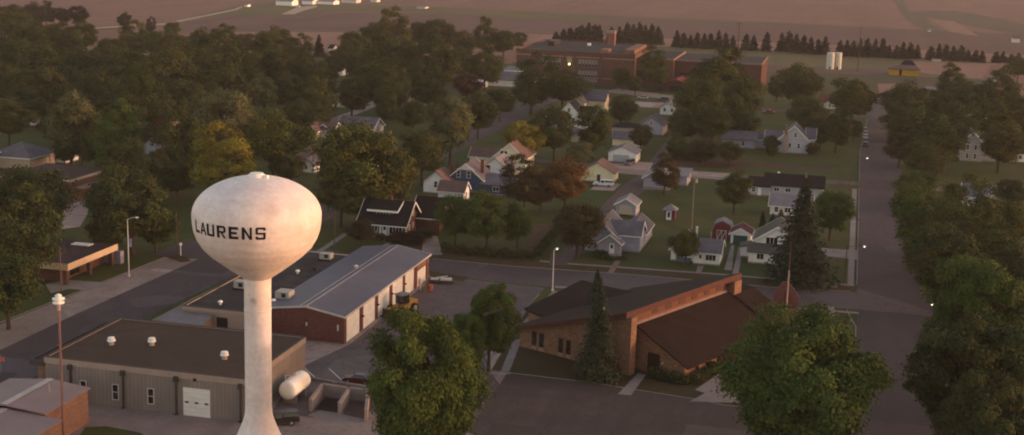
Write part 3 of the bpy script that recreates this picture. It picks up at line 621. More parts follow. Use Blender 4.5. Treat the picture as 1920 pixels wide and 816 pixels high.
MB().cyl((-6, 4, 8.3), (-6, 4, 9.0), .14, n=8).build('vent_pipe', WHITE, rf)
mb = MB(); mb.box(-.5, -.36, 3.0, -.203, -.1, 9.4); mb.build('wall_panel_strip', plain('weathered_panel', (.16, .10, .08), .9), chr_)
# brick sign wall with pointed shoulders
sg = empty('brick_monument', (-8.9, 254.2, 0), math.radians(3), 'free-standing hexagonal red-brown brick monument beside the church roof, by a tall pole', 'monument')
mb = MB(); mb.profy([(-2.3,0),(2.3,0),(2.3,4.3),(1.3,5.9),(.1,7.3),(-.7,7.3),(-2.3,5.3)], -.3, .3); fix_normals(mb.build('brick_slab', brick('dusky_red_brick', (.165, .075, .062), (.15, .09, .08), .25, 1.5), sg))
MB().box(-.5,-.33,.4,.5,-.303,5.6).build('raised_panel', plain('recessed_dark_brick', (.13, .05, .04), .9), sg)

# ------------------------------------------------------------------ bottom-left metal roofed buildings
bl = empty('brick_storehouse', (-112.3, 155.6, 0), 0, 'orange brick building with a low pinkish metal gable roof in the lower left corner', 'building')
MB().box(0, 0, 0, 12.0, 10.6, 4.95).build('wall', BRICK_O, bl)
R1 = MB(); R1.profy([(-.4,4.96),(6.1,5.55),(12.3,4.96),(12.3,5.12),(6.1,5.75),(-.4,5.12)], -.3, 10.9); r_ = fix_normals(R1.build('roof', TINROOF, bl))
MB().box(5.6, -.3, 5.74, 6.6, 10.9, 5.80).build('ridge_strip', plain('pale_ridge_metal', (.38, .34, .32), .5), r_)
MB().cyl((8.6, 6.5, 5.2), (8.6, 6.5, 6.8), .12, n=8).build('vent_pipe', STEEL, r_)
b2 = empty('brick_storehouse', (-114.0, 143, 0), 0, 'nearer of the two pinkish metal roofed brick buildings, cut by the bottom left corner', 'building')
MB().box(0, 0, 0, 16.1, 12.3, 4.45).build('wall', BRICK_O, b2)
R1 = MB(); R1.profy([(-.4,4.46),(8.0,5.0),(16.5,4.46),(16.5,4.62),(8.0,5.2),(-.4,4.62)], -.3, 12.25); r_ = fix_normals(R1.build('roof', TINROOF, b2))
MB().box(7.5, -.3, 5.19, 8.5, 12.2, 5.25).build('ridge_strip', MC['pale_ridge_metal'], r_)

# ------------------------------------------------------------------ propane tank, bays, odds and ends in the yard
pt = empty('gas_tank', (-77.0, 184.6, 0), 0, 'white horizontal gas tank lying beside the grey panel building', 'tank')
mb = MB(); R_ = 1.4; L2 = 2.7
prof = [(max(.01, R_*math.cos(t)), -L2 + -.6*math.sin(-t)) for t in [-PI/2 + PI/2*k/8 for k in range(9)]] + [(R_*math.cos(t), L2 + .6*math.sin(t)) for t in [PI/2*k/8 for k in range(8)]] + [(.01, L2+.6)]
tk = MB().lathe(prof, 28).build('tank_shell', plain('yellowed_white_tank', (.82, .78, .70), .5, .1, .7), pt, True); tk.rotation_euler = (PI/2, 0, 0); tk.location = (0, 0, 2.25)
fix_normals(tk)
for yy in (-1.8, 1.8): MB().box(-1.0, yy-.2, 0, 1.0, yy+.2, 1.35).build('saddle', CONC_W, pt)
mb = MB(); mb.cyl((0,.4,3.55),(0,.4,4.0),.28,n=10); mb.tube([(0,-.6,3.55),(0,-.6,3.8),(-1.3,-.6,3.8),(-1.3,-.6,2.8)], .06); mb.build('fittings', STEEL_W, pt)
mb = MB()
def wall_px(mb, a, b_, h, t=.4):
    A, B = G(*a), G(*b_); L = math.hypot(B[0]-A[0], B[1]-A[1]); nx, ny = -(B[1]-A[1])/L*t/2, (B[0]-A[0])/L*t/2
    mb.prism([(A[0]+nx,A[1]+ny),(A[0]-nx,A[1]-ny),(B[0]-nx,B[1]-ny),(B[0]+nx,B[1]+ny)], 0, h)
bx0, by0 = G(635, 752); bays = empty('concrete_bays', (bx0, by0, 0), 0, 'row of pale concrete storage bays open to the front beside the white gas tank', 'storage bay')
for k, (a, b_, h) in enumerate((((604,742),(582,772),1.9),((653,752),(636,778),1.9),((690,754),(686,792),1.9),((606,741.5),(650,748.5),1.9),((656,749),(689,753),1.9))):
    mb = MB(); wall_px(mb, a, b_, h, .45); o_ = fix_normals(mb.build('bay_wall', CONC_W, bays)); o_.location = (-bx0, -by0, 0)
psheet('gravel_heap_floor', [(610,745),(649,751),(634,774),(590,768)], .075, ground_mat('dark_bay_gravel', ((.03,.022,.018),(.045,.032,.026),(.02,.015,.012)), (.1,.5,3)))  # near-black gravel floor between the bay walls
psheet('gravel_heap_floor', [(657,752),(687,756),(683,786),(642,777)], .075, ground_mat('brown_gravel_fill', ((.10,.065,.05),(.13,.085,.065),(.08,.055,.04)), (.1,.5,3)))
mb = MB(); wall_px(mb, (586,713), (632,722), .5, .5); tag(mb.build('concrete_barrier', CONC_W), 'low concrete barrier behind the storage bays, nearer the white gas tank', 'barrier')
mb = MB(); wall_px(mb, (636,721.5), (700,731), .5, .5); tag(mb.build('concrete_barrier', CONC_W), 'low concrete barrier with the dark red car behind it', 'barrier')
psheet('pale_slab', [(577,778),(620,762),(652,775),(700,772),(720,780),(660,796),(612,792)], .07, PAVE)
x, y = G(724, 752); t = empty('plough_blade', (x, y, 0), 1.1, 'yellow curved plough blade lying at the edge of the yard by the big tree', 'plough blade')
fix_normals(MB().profx([(-.4,.0),(.1,.05),(.35,.5),(.3,1.1),(-.1,1.4),(.15,1.1),(.2,.5),(0,.15)], -1.0, 1.0).build('blade', plain('worn_yellow_paint', (.34, .19, .04), .7), t)); MB().box(-.3, .3, .2, .3, 1.2, .5).build('hitch', DARKM, t)

def wheel(parent, x, y, r, w=.24):
    t = MB().cyl((x-w/2, y, r), (x+w/2, y, r), r, n=16).build('wheel', RUBBER, parent)
    MB().cyl((x-w/2-.015, y, r), (x+w/2+.015, y, r), r*.55, n=12).build('rim', STEEL, t); return t
def car(x, y, rz, kind, paint, label, group=None, cat='car'):
    """length along local y, nose to +y"""
    t = empty('parked_car' if kind != 'pickup' else 'pickup_truck', (x, y, .07), rz, label, cat, group)
    P_ = {'sedan': (4.6, 1.8, [(-2.3,.35),(-2.25,.8),(-2.0,.95),(-1.5,.98),(1.0,.95),(2.05,.82),(2.3,.62),(2.3,.3)], [(-1.75,.96),(-1.05,1.4),(.25,1.42),(1.05,.95)]),
          'suv': (4.8, 1.9, [(-2.4,.4),(-2.4,1.05),(-2.3,1.1),(1.1,1.08),(2.2,.98),(2.4,.7),(2.4,.4)], [(-2.35,1.08),(-2.15,1.72),(.35,1.74),(1.15,1.06)]),
          'pickup': (5.6, 1.95, [(-2.8,.5),(-2.8,1.15),(1.3,1.15),(2.6,1.05),(2.8,.8),(2.8,.5)], [(-2.7,1.14),(-2.6,1.8),(.7,1.85),(1.4,1.13)])}[kind]
    L, w, body, cab = P_
    pm = plain('car_paint_' + '_'.join(str(int(100*c)) for c in paint), paint, .3, .04)
    fix_normals(MB().profx(body, -w/2, w/2).build('body', pm, t))
    mb = MB(); n = len(cab); a = w/2 - .06; b_ = w/2 - .22
    vs = [(-(a if z < 1.3 else b_), yy, z) for yy, z in cab] + [((a if z < 1.3 else b_), yy, z) for yy, z in cab]
    mb.add(vs, [tuple(range(n)), tuple(range(n, 2*n))[::-1]] + [(i, n+i, n+(i+1) % n, (i+1) % n) for i in range(n)]); cb = fix_normals(mb.build('cabin', GLASS, t))
    z1 = max(z for _, z in cab); ys = [yy for yy, z in cab if z > 1.3]
    MB().box(-b_-.01, min(ys)-.03, z1-.06, b_+.01, max(ys)+.05, z1+.04).build('roof_panel', pm, t)
    if kind == 'pickup': MB().box(-a-.02, .55, 1.1, a+.02, .75, 1.8).build('pillar', pm, t); MB().box(-a-.02, -.55, 1.1, a+.02, -.4, 1.75).build('pillar', pm, t); MB().box(-a-.03, -2.72, 1.16, a+.03, -.5, 1.3).build('canopy_rail', pm, t)
    for sx in (-1, 1):
        for wy in (-L*.3, L*.31): wheel(t, sx*(w/2-.1), wy, .34 if kind == 'sedan' else .38)
        MB().box(sx*(w/2-.3)-.16, L/2-.01, .6, sx*(w/2-.3)+.16, L/2+.03, .76).build('headlight', OFFW, t)
        MB().box(sx*(w/2-.25)-.12, -L/2-.03, .7, sx*(w/2-.25)+.12, -L/2+.01, .9).build('tail_light', plain('red_lens', (.25, .01, .01), .4), t)
    return t
x, y = G(1131, 350); car(x, y, PI/2 - .02, 'pickup', (.78, .76, .73), 'white pickup truck with a dark-windowed canopy beside the pale yellow shed', cat='pickup truck')
x, y = G(1180, 310); car(x, y, PI - .2, 'suv', (.12, .11, .12), 'dark grey car parked in front of the white double garage')
x, y = G(607, 379); car(x, y, -PI/2, 'sedan', (.35, .02, .02), 'red car parked under the trees just right of the water tower tank')
x, y = G(668, 722); car(x, y + 1.0, PI/2, 'sedan', (.07, .008, .008), 'dark red car behind the low concrete barrier')
x, y = G(1243, 190); car(x, y, PI/2, 'suv', (.03, .03, .05), 'dark blue car parked in front of the school entrance')
x, y = G(1205, 186); car(x, y, PI/2, 'sedan', (.4, .38, .36), 'pale car parked left of the dark blue car by the school')
x, y = G(1441, 213); car(x, y, PI/2, 'sedan', (.30, .02, .03), 'red car parked on the far left side road near the white houses')
for k, (yy, c, lab) in enumerate(((245, (.12,.12,.14), 'dark car parked farthest up the side street in the row of four'), (251.5, (.2,.2,.22), 'grey car second farthest in the row parked on the side street'), (258, (.5,.48,.47), 'pale car in the row parked on the side street, between grey and dark'), (273, (.06,.07,.09), 'dark car parked nearest in the row on the side street'))):
    x, y = G(1619, yy + 2); car(x + .6, y, .02, 'sedan' if k != 3 else 'suv', c, lab, 'cars parked along the side street')
x, y = G(523, 796); t = car(x, y, PI/2 + .5, 'pickup', (.02, .02, .024), 'black pickup truck partly hidden behind the foot of the water tower', cat='pickup truck')
x, y = G(557, 14); car(x, y, PI/2, 'suv', (.75, .72, .7), 'white car on the drive of the distant farm')
x, y = G(725, 342 - 67); car(x, y, PI/2, 'sedan', (.6, .6, .6), 'pale car glimpsed between the trees above the brick bungalow')

# wheel loader
x, y = G(752, 588); wl = empty('wheel_loader', (x + .2, y, .07), PI - .35, 'yellow wheel loader with a dark cab parked before the fire hall doors', 'loader')
YEL = plain('loader_yellow', (.42, .22, .05), .6, .25, 1.5)
fix_normals(MB().profx([(-2.9,.9),(-2.9,1.9),(-1.0,2.0),(-.6,1.5),(1.2,1.5),(1.6,1.0),(1.2,.7)], -.9, .9).build('body', YEL, wl))
cab_ = MB().box(-.75, -.9, 1.75, .75, .8, 3.1).build('cab', GLASS, wl); MB().box(-.9, -1.05, 3.103, .9, .95, 3.25).build('cab_roof', plain('grey_cab_roof', (.18,.17,.16)), cab_)
for sx in (-1, 1):
    for wy in (-1.7, 1.6): wheel(wl, sx*1.1, wy, .78, .5)
mb = MB(); mb.box(-.75, .9, 1.1, -.5, 3.0, 1.35); mb.box(.5, .9, 1.1, .75, 3.0, 1.35); mb.build('lift_arm', YEL, wl)
fix_normals(MB().profx([(3.0,.1),(3.0,1.2),(3.2,1.25),(3.3,.35),(4.0,.2),(4.0,.1)], -1.35, 1.35).build('bucket', plain('worn_dark_steel', (.07,.05,.04), .8), wl))
wl.scale = (1.15, 1.15, 1.15)
# clutter at the hall's north-east corner
x, y = G(806, 547); t = empty('barrel', (x, y, .06), 0, 'rusty orange barrel near the far end of the fire hall doors', 'barrel')
MB().lathe([(.01,0),(.55,0),(.58,.5),(.55,.52),(.58,1),(.55,1.4),(.01,1.42)], 14).build('drum', plain('rust_orange', (.28, .09, .05), .8), t, True)
x, y = G(826, 531); t = empty('scrap_trailer', (x, y, .06), .2, 'low flat trailer loaded with white sheet scrap near the cross street', 'trailer')
MB().box(-2.6,-1,.5,2.6,1,.7).build('trailer_deck', plain('dark_deck', (.08,.06,.07)), t); wheel(t, -1.1, 0, .35); 
mb = MB(); mb.box(-1.9,-.6,.703,-.3,.5,.9); mb.box(.0,-.8,.703,2.2,.6,1.0); mb.add([(-1,-.5,.95),(1.5,-.3,1.5),(1.4,.6,1.4),(-1,.4,1.0)],[(0,1,2,3)]); mb.build('scrap_sheet', OFFW, t)
x, y = G(785, 545); t = empty('step_ladder', (x, y, .06), 0, 'pale step ladder standing against the small end door of the fire hall', 'ladder')
mb = MB(); mb.tube([(-.4,0,0),(-.25,.5,2.6)], .05); mb.tube([(.4,0,0),(.25,.5,2.6)], .05); mb.tube([(0,1.1,0),(0,.5,2.6)], .05)
for k in range(6): mb.cyl((-.38+.02*k, .08*k+.05, .35+.38*k), (.38-.02*k, .08*k+.05, .35+.38*k), .03, n=5)
mb.build('rails', STEEL_W, t)
x, y = G(783, 535); t = empty('red_cabinet', (x, y, .06), 0, 'small red machine cabinet beside the end door of the fire hall', 'cabinet')
MB().cbox(0,0,0,.9,.8,1.3).build('housing', plain('red_machine_paint', (.3,.05,.05)), t); MB().cbox(0,0,1.303,.6,.5,.4).build('cap', STEEL, t)

# ------------------------------------------------------------------ poles and lamps
def hpx(xb, yb, yt):
    X, Y = G(xb, yb); return X, Y, RY(xb, yt, Y)[1]
LAMP_ON = plain('lit_lamp', (.9,.85,.8), .5, 0, emit=((1,.85,.75), 1.5))
def lamp(xb, yb, xt, yt, dx, dy, label, on=True, m=STEEL_W, r=.13, group='street lamps'):
    X, Y = G(xb, yb); z = RY(xt, yt, Y)[1]
    t = empty('street_lamp', (X, Y, 0), 0, label, 'street lamp', group)
    MB().cyl((0,0,.0),(0,0,z),r,r*.55,10).build('pole', m, t); MB().cyl((0,0,0),(0,0,.5),r*2,r*1.6,10).build('pole_base', m, t)
    L = math.hypot(dx, dy); a = MB().tube([(0,0,z-.05),(dx*.5,dy*.5,z+.35),(dx*.85,dy*.85,z+.42)], .055).build('arm', m, t)
    h = MB().lathe([(.01,-.1),(.2,-.06),(.26,.03),(.14,.13),(.01,.16)], 12).build('lamp_head', STEEL_W, t, True); h.scale = (1.5,1.5,1); h.location = (dx, dy, z+.42)
    MB().lathe([(.01,-.2),(.12,-.17),(.17,-.1)], 10).build('lens', LAMP_ON if on else OFFW, t).location = (dx, dy, z+.42)
    return t
lamp(242, 519, 239.5, 411, 1.9, .2, 'tall white street lamp on the pavement left of the tower tank', False)
lamp(115, 545, 112, 463, -1.2, 0, 'pale street lamp in front of the flat dark roof behind the siren pole', False, POLE_R, .12)
lamp(1036, 546, 1040, 470, .55, .2, 'lit street lamp at the corner of the car park beside the cross street', True)
lamp(1583, 532, 1590, 463, 3.4, 0, 'lit street lamp with a long arm over the side street by the dark spruce', True, POLE_B)
lamp(1592, 357, 1592, 297, 4.2, 0, 'lit street lamp with a long arm over the far crossing of the side street', True, POLE_B)
lamp(1752, 640, 1752, 575, -1.0, 0, 'street lamp at the right edge of the near crossing, half hidden by trees', True, POLE_B)
def pole(xb, yb, yt, label, m=POLE_B, arm=1.2, xf=False, r=.15):
    X, Y, z = hpx(xb, yb, yt); t = empty('utility_pole', (X, Y, 0), 0, label, 'utility pole', 'utility poles')
    MB().cyl((0,0,0),(0,0,z),r,r*.65,8).build('pole', m, t)
    if arm: MB().box(-arm,-.06,z-.6,arm,.06,z-.45).build('crossarm', m, t)
    if xf: MB().cyl((.5,0,z-1.6),(.5,0,z-.7),.28,n=10).build('transformer', STEEL, t)
    return t, X, Y, z
p1 = pole(1297, 430, 330, 'grey utility pole with a transformer rising from the big lawn', plain('grey_pole_wood', (.20,.165,.15)), 1.3, True)
p2 = pole(332, 478, 398, 'brown utility pole on the small traffic island left of the tower tank', POLE_B, 0)
p3 = pole(627, 478, 396, 'thin brown pole standing in front of the brick bungalow lawn', POLE_B, 1)
p4 = pole(1573, 372, 315, 'utility pole at the corner where the far lane meets the side street', POLE_B, 1)
p5 = pole(1382, 118, 42, 'tall utility pole standing behind the school', POLE_B, 2, r=.3)
p6 = pole(1608, 135, 50, 'thin utility pole right of the two white silos', POLE_B, 1.5, r=.25)
# white steeple-like mast by the church
X, Y = G(1472, 612); zt = RY(1482, 455, Y)[1]; zw = RY(1480, 507, Y)[1]
t = empty('mast', (X, Y, 0), 0, 'tall thin mast, white below and brown above, in front of the brick monument', 'mast')
MB().cyl((0,0,0),(0,0,zw),.17,.13,10).build('lower_mast', plain('dirty_white_mast', (.36,.28,.26), .7), t); MB().cyl((0,0,zw),(0,0,zt),.1,.07,8).build('upper_mast', POLE_B, t)
# siren pole lower left
X, Y = -99.35, 158.3; z0_ = RY(111, 582, Y)[1]; zt = RY(111, 548, Y)[1]
t = empty('siren_pole', (X, Y, 0), 0, 'tall reddish pole carrying a white multi-horn warning siren in the lower left', 'siren')
MB().cyl((0,0,0),(0,0,z0_),.2,.15,10).build('pole', POLE_R, t)
MB().cyl((0,0,z0_),(0,0,z0_+.8),.26,.26,12).build('siren_motor', plain('pink_grey_motor', (.45,.33,.32)), t)
mb = MB(); h0 = z0_ + .8
mb.lathe([(.2,h0),(.75,h0+.15),(.78,h0+.3),(.3,h0+.4),(.3,h0+.6),(.8,h0+.68),(.8,h0+.85),(.35,h0+.95),(.45,h0+1.25),(.01,h0+1.5)], 16); mb.build('siren_horns', WHITE, t, True)
# banner, signs
x, y = G(339, 480); t = empty('sign_post', (x, y, 0), 0, 'short white post on the small traffic island beside the brown pole', 'post')
MB().cyl((0,0,0),(0,0,2.8),.1,n=8).build('post', WHITE, t); MB().cbox(0,0,2.3,.5,.3,.5).build('sign_head', WHITE, t)
x, y = G(237, 505); t = empty('banner', (x, y + 1, 0), 0, 'small blue and white banner hanging from a post behind the tall white lamp', 'banner')
MB().cyl((0,0,0),(0,0,6.4),.06,n=6).build('post', STEEL, t); MB().box(.1,-.02,4.4,.75,.02,6.2).build('cloth', plain('blue_white_cloth', (.10,.12,.3), .8, .2, 1.2, c2=(.6,.6,.65)), t)
x, y = G(2, 700); t = empty('flag', (x, y, 0), 0, 'small pinkish red flag on a pole at the left edge of the picture', 'flag')
MB().cyl((0,0,0),(0,0,2.9),.05,n=6).build('flagpole', STEEL, t); MB().box(.06,-.02,1.9,.75,.02,2.7).build('cloth', plain('pink_red_cloth', (.6,.13,.12), .8), t)

# ------------------------------------------------------------------ houses
BR = BRICK_R
# brick bungalow with long black roofs
X, Y, W = S(678, 440, 808)
bg = empty('brick_bungalow', (-105.2, 290.4, 0), 0, 'dark brick bungalow with wide black roof, long dormer and white trim facing the cross street', 'house')
Wm, Rm, Tm = MB(), MB(), MB()
vol(Wm, Rm, Tm, 0, 0, 10.3, 10.5, 4.0, 8.0, 'x', .9, .2)
vol(Wm, Rm, Tm, 9.6, 9.0, 6.2, 9, 4.2, 7.8, 'x', .7, .2)
fix_normals(Wm.build('wall', BRICK_D, bg)); ro = fix_normals(Rm.build('roof', ROOF_K, bg)); fix_normals(Tm.build('roof_trim', WHITE, bg))
dm = MB(); dm.box(2.2, 1.8, 4.6, 7.2, 5, 6.5); dmo = dm.build('dormer', BRICK_D, bg)
Rd = MB(); Rd.profx([(.9,6.3),(5.2,7.95),(5.2,8.1),(.9,6.48)], 1.2, 8.4); fix_normals(Rd.build('dormer_roof', ROOF_K, dmo))
Td = MB(); Td.box(1.15, .80, 6.1, 8.45, .897, 6.55); Td.profx([(.9,6.1),(5.2,7.75),(5.2,8.15),(.9,6.52)], 8.403, 8.52); fix_normals(Td.build('dormer_trim', WHITE, dmo))
add_window(dmo, 's', 4.7, 5.4, 2.8, .6, 1.8, WHITE, 3)
add_window(bg, 's', 3.0, 1.7, 2.0, 1.6, 0, WHITE, 2); add_window(bg, 's', 8.3, 1.5, 2.9, 1.8, 0, WHITE, 3)
add_door(bg, 's', 5.7, 1.1, 2.3, 0, WHITE, 'door', 1.1, True); MB().box(4.9,-2.0,0,6.5,-.01,1.1).build('steps', CONC_W, bg)
MB().box(4.5,-.12,1.0,4.9,-.003,3.6).build('door_surround', WHITE, bg); MB().box(6.45,-.12,1.0,6.7,-.003,3.6).build('door_surround', WHITE, bg)
for a, z in ((1.4, 2.0), (3.6, 2.0), (3.8, 4.8), (6.2, 4.8), (6.4, 2.0)): add_window(bg, 'e', a, z, .7, 1.0, 10.3, WHITE, 0)
MB().box(-.6, -.05, .0, 15.8, -.003, .7)
chimney(ro, 4.5, 7.5, 5.4, 8.4, BR, .8)
# five close gables behind it
house('white_cottage', 'small white gabled cottage with brown roof, left of the blue-fronted house', 'house', -108.2, 347, 0, [(0,0,6.6,7.5,3.2,6.0,'y')], SIDE_W, ROOF_B, None, [('s',3.4,1.7,.9,1.6,0),('e',2.2,1.2,.9,1.2,6.6)], (), [(6.0,6.5,3.5,7.2,BR,.9)])
x, y = G(842, 365); house('small_porch_house', 'low brown-roofed white house in front of the blue-fronted house', 'house', -101.6, 338.5, 0, [(0,0,6.8,5.5,2.7,4.8,'x')], SIDE_W, ROOF_B, WHITE, [('e',2.6,1.0,1.0,1.2,6.8)], (), ())
bh = house('blue_house', 'blue-fronted house with white upper gable, grey roof and two tall windows', 'house', -103.0, 352.5, 0, [(0,0,9.5,9.5,3.6,7.6,'y'),(9.52,-1.2,7.6,6.5,2.7,4.3,'shed_s')], SIDE_B, ROOF_G, WHITE, [('s',2.8,3.9,.9,1.7,0),('s',5.6,3.9,.9,1.7,0),('s',13.5,1.0,1.6,1.2,-1.2)], (), [(8.6,3.0,5.0,8.3,plain('orange_chimney',(.16,.07,.05)),.9)])[0]
MB().profy([(2.2,5.95),(7.3,5.95),(4.75,7.55)], -.06, -.004).build('upper_gable_panel', WHITE, bh)
house('white_gable_house', 'white gabled house with pale grey roof between the blue house and the cream house', 'house', -97.8, 364.5, 0, [(0,0,9.0,9.5,4.0,7.6,'y')], SIDE_W, ROOF_L, None, [('s',2.6,4.0,1.1,1.5,0),('s',6.4,1.6,1.2,.6,0),('e',2.5,1.4,.9,1.5,9.0),('e',6.0,1.4,.9,1.5,9.0)], (), ())
house('cream_gable_house', 'cream gabled house with reddish brown roof, farthest right of the close row of gables', 'house', -99.4, 386.5, 0, [(0,0,9.4,11.5,4.4,8.4,'y'),(-8,3,8.0,7,3.5,5.6,'x')], plain('cream_siding',(.80,.71,.50),.7,.05), ROOF_B, WHITE, [('s',3.0,4.6,2.0,1.5,0),('e',2.5,1.4,.9,1.6,9.4),('e',8.5,1.4,.9,1.6,9.4)], [('e',5.5,1.1,2.2,9.4,DARKM)], [(4.8,5.2,7.0,9.6,BR,.7)])
# middle: yellow shed, double garage, small shed and blue-grey house
house('yellow_shed', 'pale yellow gabled building with reddish brown roof behind the white pickup', 'shed', -72.6, 381.0, 0, [(0,0,9.4,8.0,2.8,5.6,'y')], SIDE_Y, ROOF_B, None, [('e',2.2,1.2,.8,1.2,9.4),('e',5.4,1.2,.8,1.2,9.4)], [('s',5.2,.9,2.1,0,DARKM)])
gg = house('double_garage', 'white double garage with pale grey roof and closed wide door', 'garage', *G(1140, 304), 0, [(0,0,8.6,8.2,3.2,5.1,'y')], SIDE_W, ROOF_L, None)[0]
MB().box(1.5,-.06,.05,6.4,.002,2.5).build('garage_door', banded('grey_door_panels',(.42,.44,.45),.5,.85), gg)
house('long_low_house', 'long low pale yellow building with grey roof behind the white double garage', 'house', *G(1148, 274), 0, [(0,0,9.5,6,2.8,4.6,'x')], SIDE_Y, ROOF_G, None)
house('black_roofed_house', 'low house with a flat black roof beyond the white double garage', 'house', *G(1147, 254), 0, [(0,0,9.5,8,3.0,4.4,'hip')], SIDE_T, ROOF_K, None)
sh = house('blue_grey_garage', 'small lavender-grey garage with a cream door beside the gravel alley', 'garage', -55.0, 337.5, 0, [(0,0,5.0,6.2,2.9,4.4,'y')], SIDE_L, ROOF_L, WHITE, [('e',1.8,1.4,.7,.9,5.0),('e',4.4,1.4,.7,.9,5.0)])[0]
MB().box(.95,-.06,.05,4.05,.002,2.6).build('garage_door', banded('cream_garage_door',(.50,.42,.30),.6,.85), sh)
bh2 = house('lavender_house', 'lavender-grey two-storey house with grey roof and a small gabled porch facing the street', 'house', -54.8, 296.2, 0, [(0,0,7.2,13,3.5,6.9,'y'),(5.0,2.2,6.8,6.6,3.9,6.3,'x'),(3.4,-1.8,4.8,1.9,2.7,4.5,'y'),(6.5,8.9,5.4,12,2.9,5.0,'y')], SIDE_L, ROOF_G, WHITE, [('s',2.0,4.4,1.0,1.3,0),('s',1.4,1.4,1.0,1.2,0),('e',4.0,1.4,.8,1.3,11.8),('e',6.8,1.4,.8,1.3,11.8),('e',12.0,1.2,.8,1.2,11.9),('e',16.0,1.2,.8,1.2,11.9)], [('s',6.3,1.1,2.2,-1.8,WHITE,'door',.35,True)])[0]
MB().box(4.2,-3.4,0,8.6,-1.9,.33).build('porch_slab', CONC_W, bh2)
wc = house('white_house', 'small white house with a grey roof and picture window facing the cross street', 'house', -35.4, 293.6, 0, [(0,0,4.99,9,2.8,5.0,'y'),(5.0,-1.4,5.6,8,2.8,4.9,'x')], SIDE_W, ROOF_G, WHITE, [('s',2.6,1.3,1.5,1.1,0),('s',8.7,1.1,2.1,1.2,-1.4,WHITE,2),('e',2.5,1.2,.8,1.1,10.6)], [('s',6.5,1.0,2.1,-1.4,WHITE,'door',.35,True)], [(4.6,7.0,4.0,6.4,plain('white_flue',(.6,.57,.54)),.4)])[0]
MB().cyl((8.0,4.0,4.3),(8.0,4.0,6.3),.09,n=6).build('stove_pipe', STEEL, wc)
MB().box(1.2,-.5,0,4.4,-.07,1.0).build('window_box', plain('blue_grey_box',(.1,.12,.18)), wc)
g3 = house('small_garage', 'small white garage with maroon roof and dark green door at the two-track drive', 'garage', -24.5, 314.8, 0, [(0,0,4.4,6.4,2.6,3.8,'y')], SIDE_W, ROOF_R, WHITE)[0]
MB().box(.6,-.06,.05,3.8,.002,2.2).build('garage_door', plain('dark_green_door',(.035,.075,.07),.7), g3)
bs = empty('red_barn_shed', (-29.0, 318.5, 0), 0, 'small red barn-shaped shed with a grey gambrel roof left of the maroon-roofed garage', 'shed')
mb = MB(); gp = [(0,0),(4.2,0),(4.2,2.3),(3.7,3.6),(2.1,4.4),(.5,3.6),(0,2.3)]; mb.profy(gp, 0, 4.5); fix_normals(mb.build('wall', plain('barn_red',(.17,.035,.032),.8), bs))
mb = MB(); mb.profy([(-.2,2.2),(.35,3.65),(2.1,4.45),(3.85,3.65),(4.4,2.2),(4.5,2.3),(3.95,3.8),(2.1,4.65),(.25,3.8),(-.3,2.3)], -.25, 4.75); fix_normals(mb.build('roof', ROOF_L, bs))
mb = MB(); mb.box(1.0,-.05,.1,1.1,-.002,2.3); mb.box(2.05,-.05,.1,2.15,-.002,2.3); mb.box(3.1,-.05,.1,3.2,-.002,2.3); mb.box(1.1,-.05,2.2,3.1,-.002,2.3); mb.add([(1.1,-.04,.2),(1.25,-.04,.2),(2.05,-.04,2.2),(1.9,-.04,2.2)],[(0,1,2,3)]); mb.add([(2.15,-.04,.2),(2.3,-.04,.2),(3.1,-.04,2.2),(2.95,-.04,2.2)],[(0,1,2,3)]); mb.build('door_trim', OFFW, bs)
oh = empty('playhouse', (-42.6, 336.5, 0), 0, 'tiny red and white shed with a pale hipped roof alone on the big lawn', 'shed')
W1, R1 = MB(), MB(); vol(W1, R1, None, 0, 0, 2.5, 2.5, 2.4, 3.9, 'hip', .55, .12); W1.build('wall', plain('barn_red_small',(.13,.045,.045)), oh); fix_normals(R1.build('roof', ROOF_L, oh)); MB().box(.35,-.05,.05,1.65,.002,2.35).build('door_frame', WHITE, oh); MB().box(.7,-.08,.7,1.3,-.053,2.0).build('dark_doorway', DARKM, oh)
# house by the dark spruce
ws = house('white_two_storey_house', 'white house with an olive-grey gabled roof half hidden by the dark spruce', 'house', -18.2, 300.5, 0, [(0,0,9.6,10.5,4.6,7.8,'y'),(-.9,-3.0,9.5,3.1,2.7,3.9,'shed_s'),(-3.0,2,3,4,2.4,3.0,'shed_w')], SIDE_W, ROOF_O, WHITE, [('s',3.7,3.2 if False else 4.0,2.4,1.4,0,WHITE,2),('s',1.6,1.1,1.4,1.2,-3.0,WHITE,1),('s',5.0,1.1,1.4,1.2,-3.0,WHITE,1),('s',7.2,1.1,1.0,1.2,-3.0,WHITE,0)], ())[0]
g4 = house('grey_roofed_house', 'white house with grey roof and ragged shrubs in front, directly behind the dark spruce', 'house', -18.0, 352.0, 0, [(0,0,10.2,8,2.7,4.9,'x')], SIDE_W, ROOF_L, WHITE, [('s',1.6,1.1,.9,1.2,0),('s',4.4,1.1,1.4,1.2,0),('s',7.6,1.1,.9,1.2,0)], ())[0]
rh = house('long_black_roofed_ranch', 'long pale grey ranch house with a black roof beside the far lane', 'house', -25.5, 378.5, 0, [(0,0,5.5,8,2.7,4.5,'x'),(4.2,1.6,15.6,8.6,3.0,5.4,'x')], SIDE_G, ROOF_K, None, [('s',1.4,1.0,1.0,1.2,0),('s',7.5,1.3,1.3,1.0,1.6),('s',10.5,1.3,1.3,1.0,1.6)], [('s',3.0,.9,2.1,0,WHITE)], [(15,4.5,5.0,6.2,BRICK_O,.7)])[0]
MB().cyl((7.5,6.5,5.1),(7.5,6.5,5.8),.3,n=8).build('roof_vent', WHITE, rh)
house('pale_blue_garage', 'pale blue-grey garage half hidden by the round tree near the gravel alley', 'garage', -54.2, 377.6, 0, [(0,0,6.6,9,3.0,5.0,'y'),(6.61,7.2,4.6,9,2.6,3.4,'shed_s')], SIDE_L, ROOF_L, WHITE)
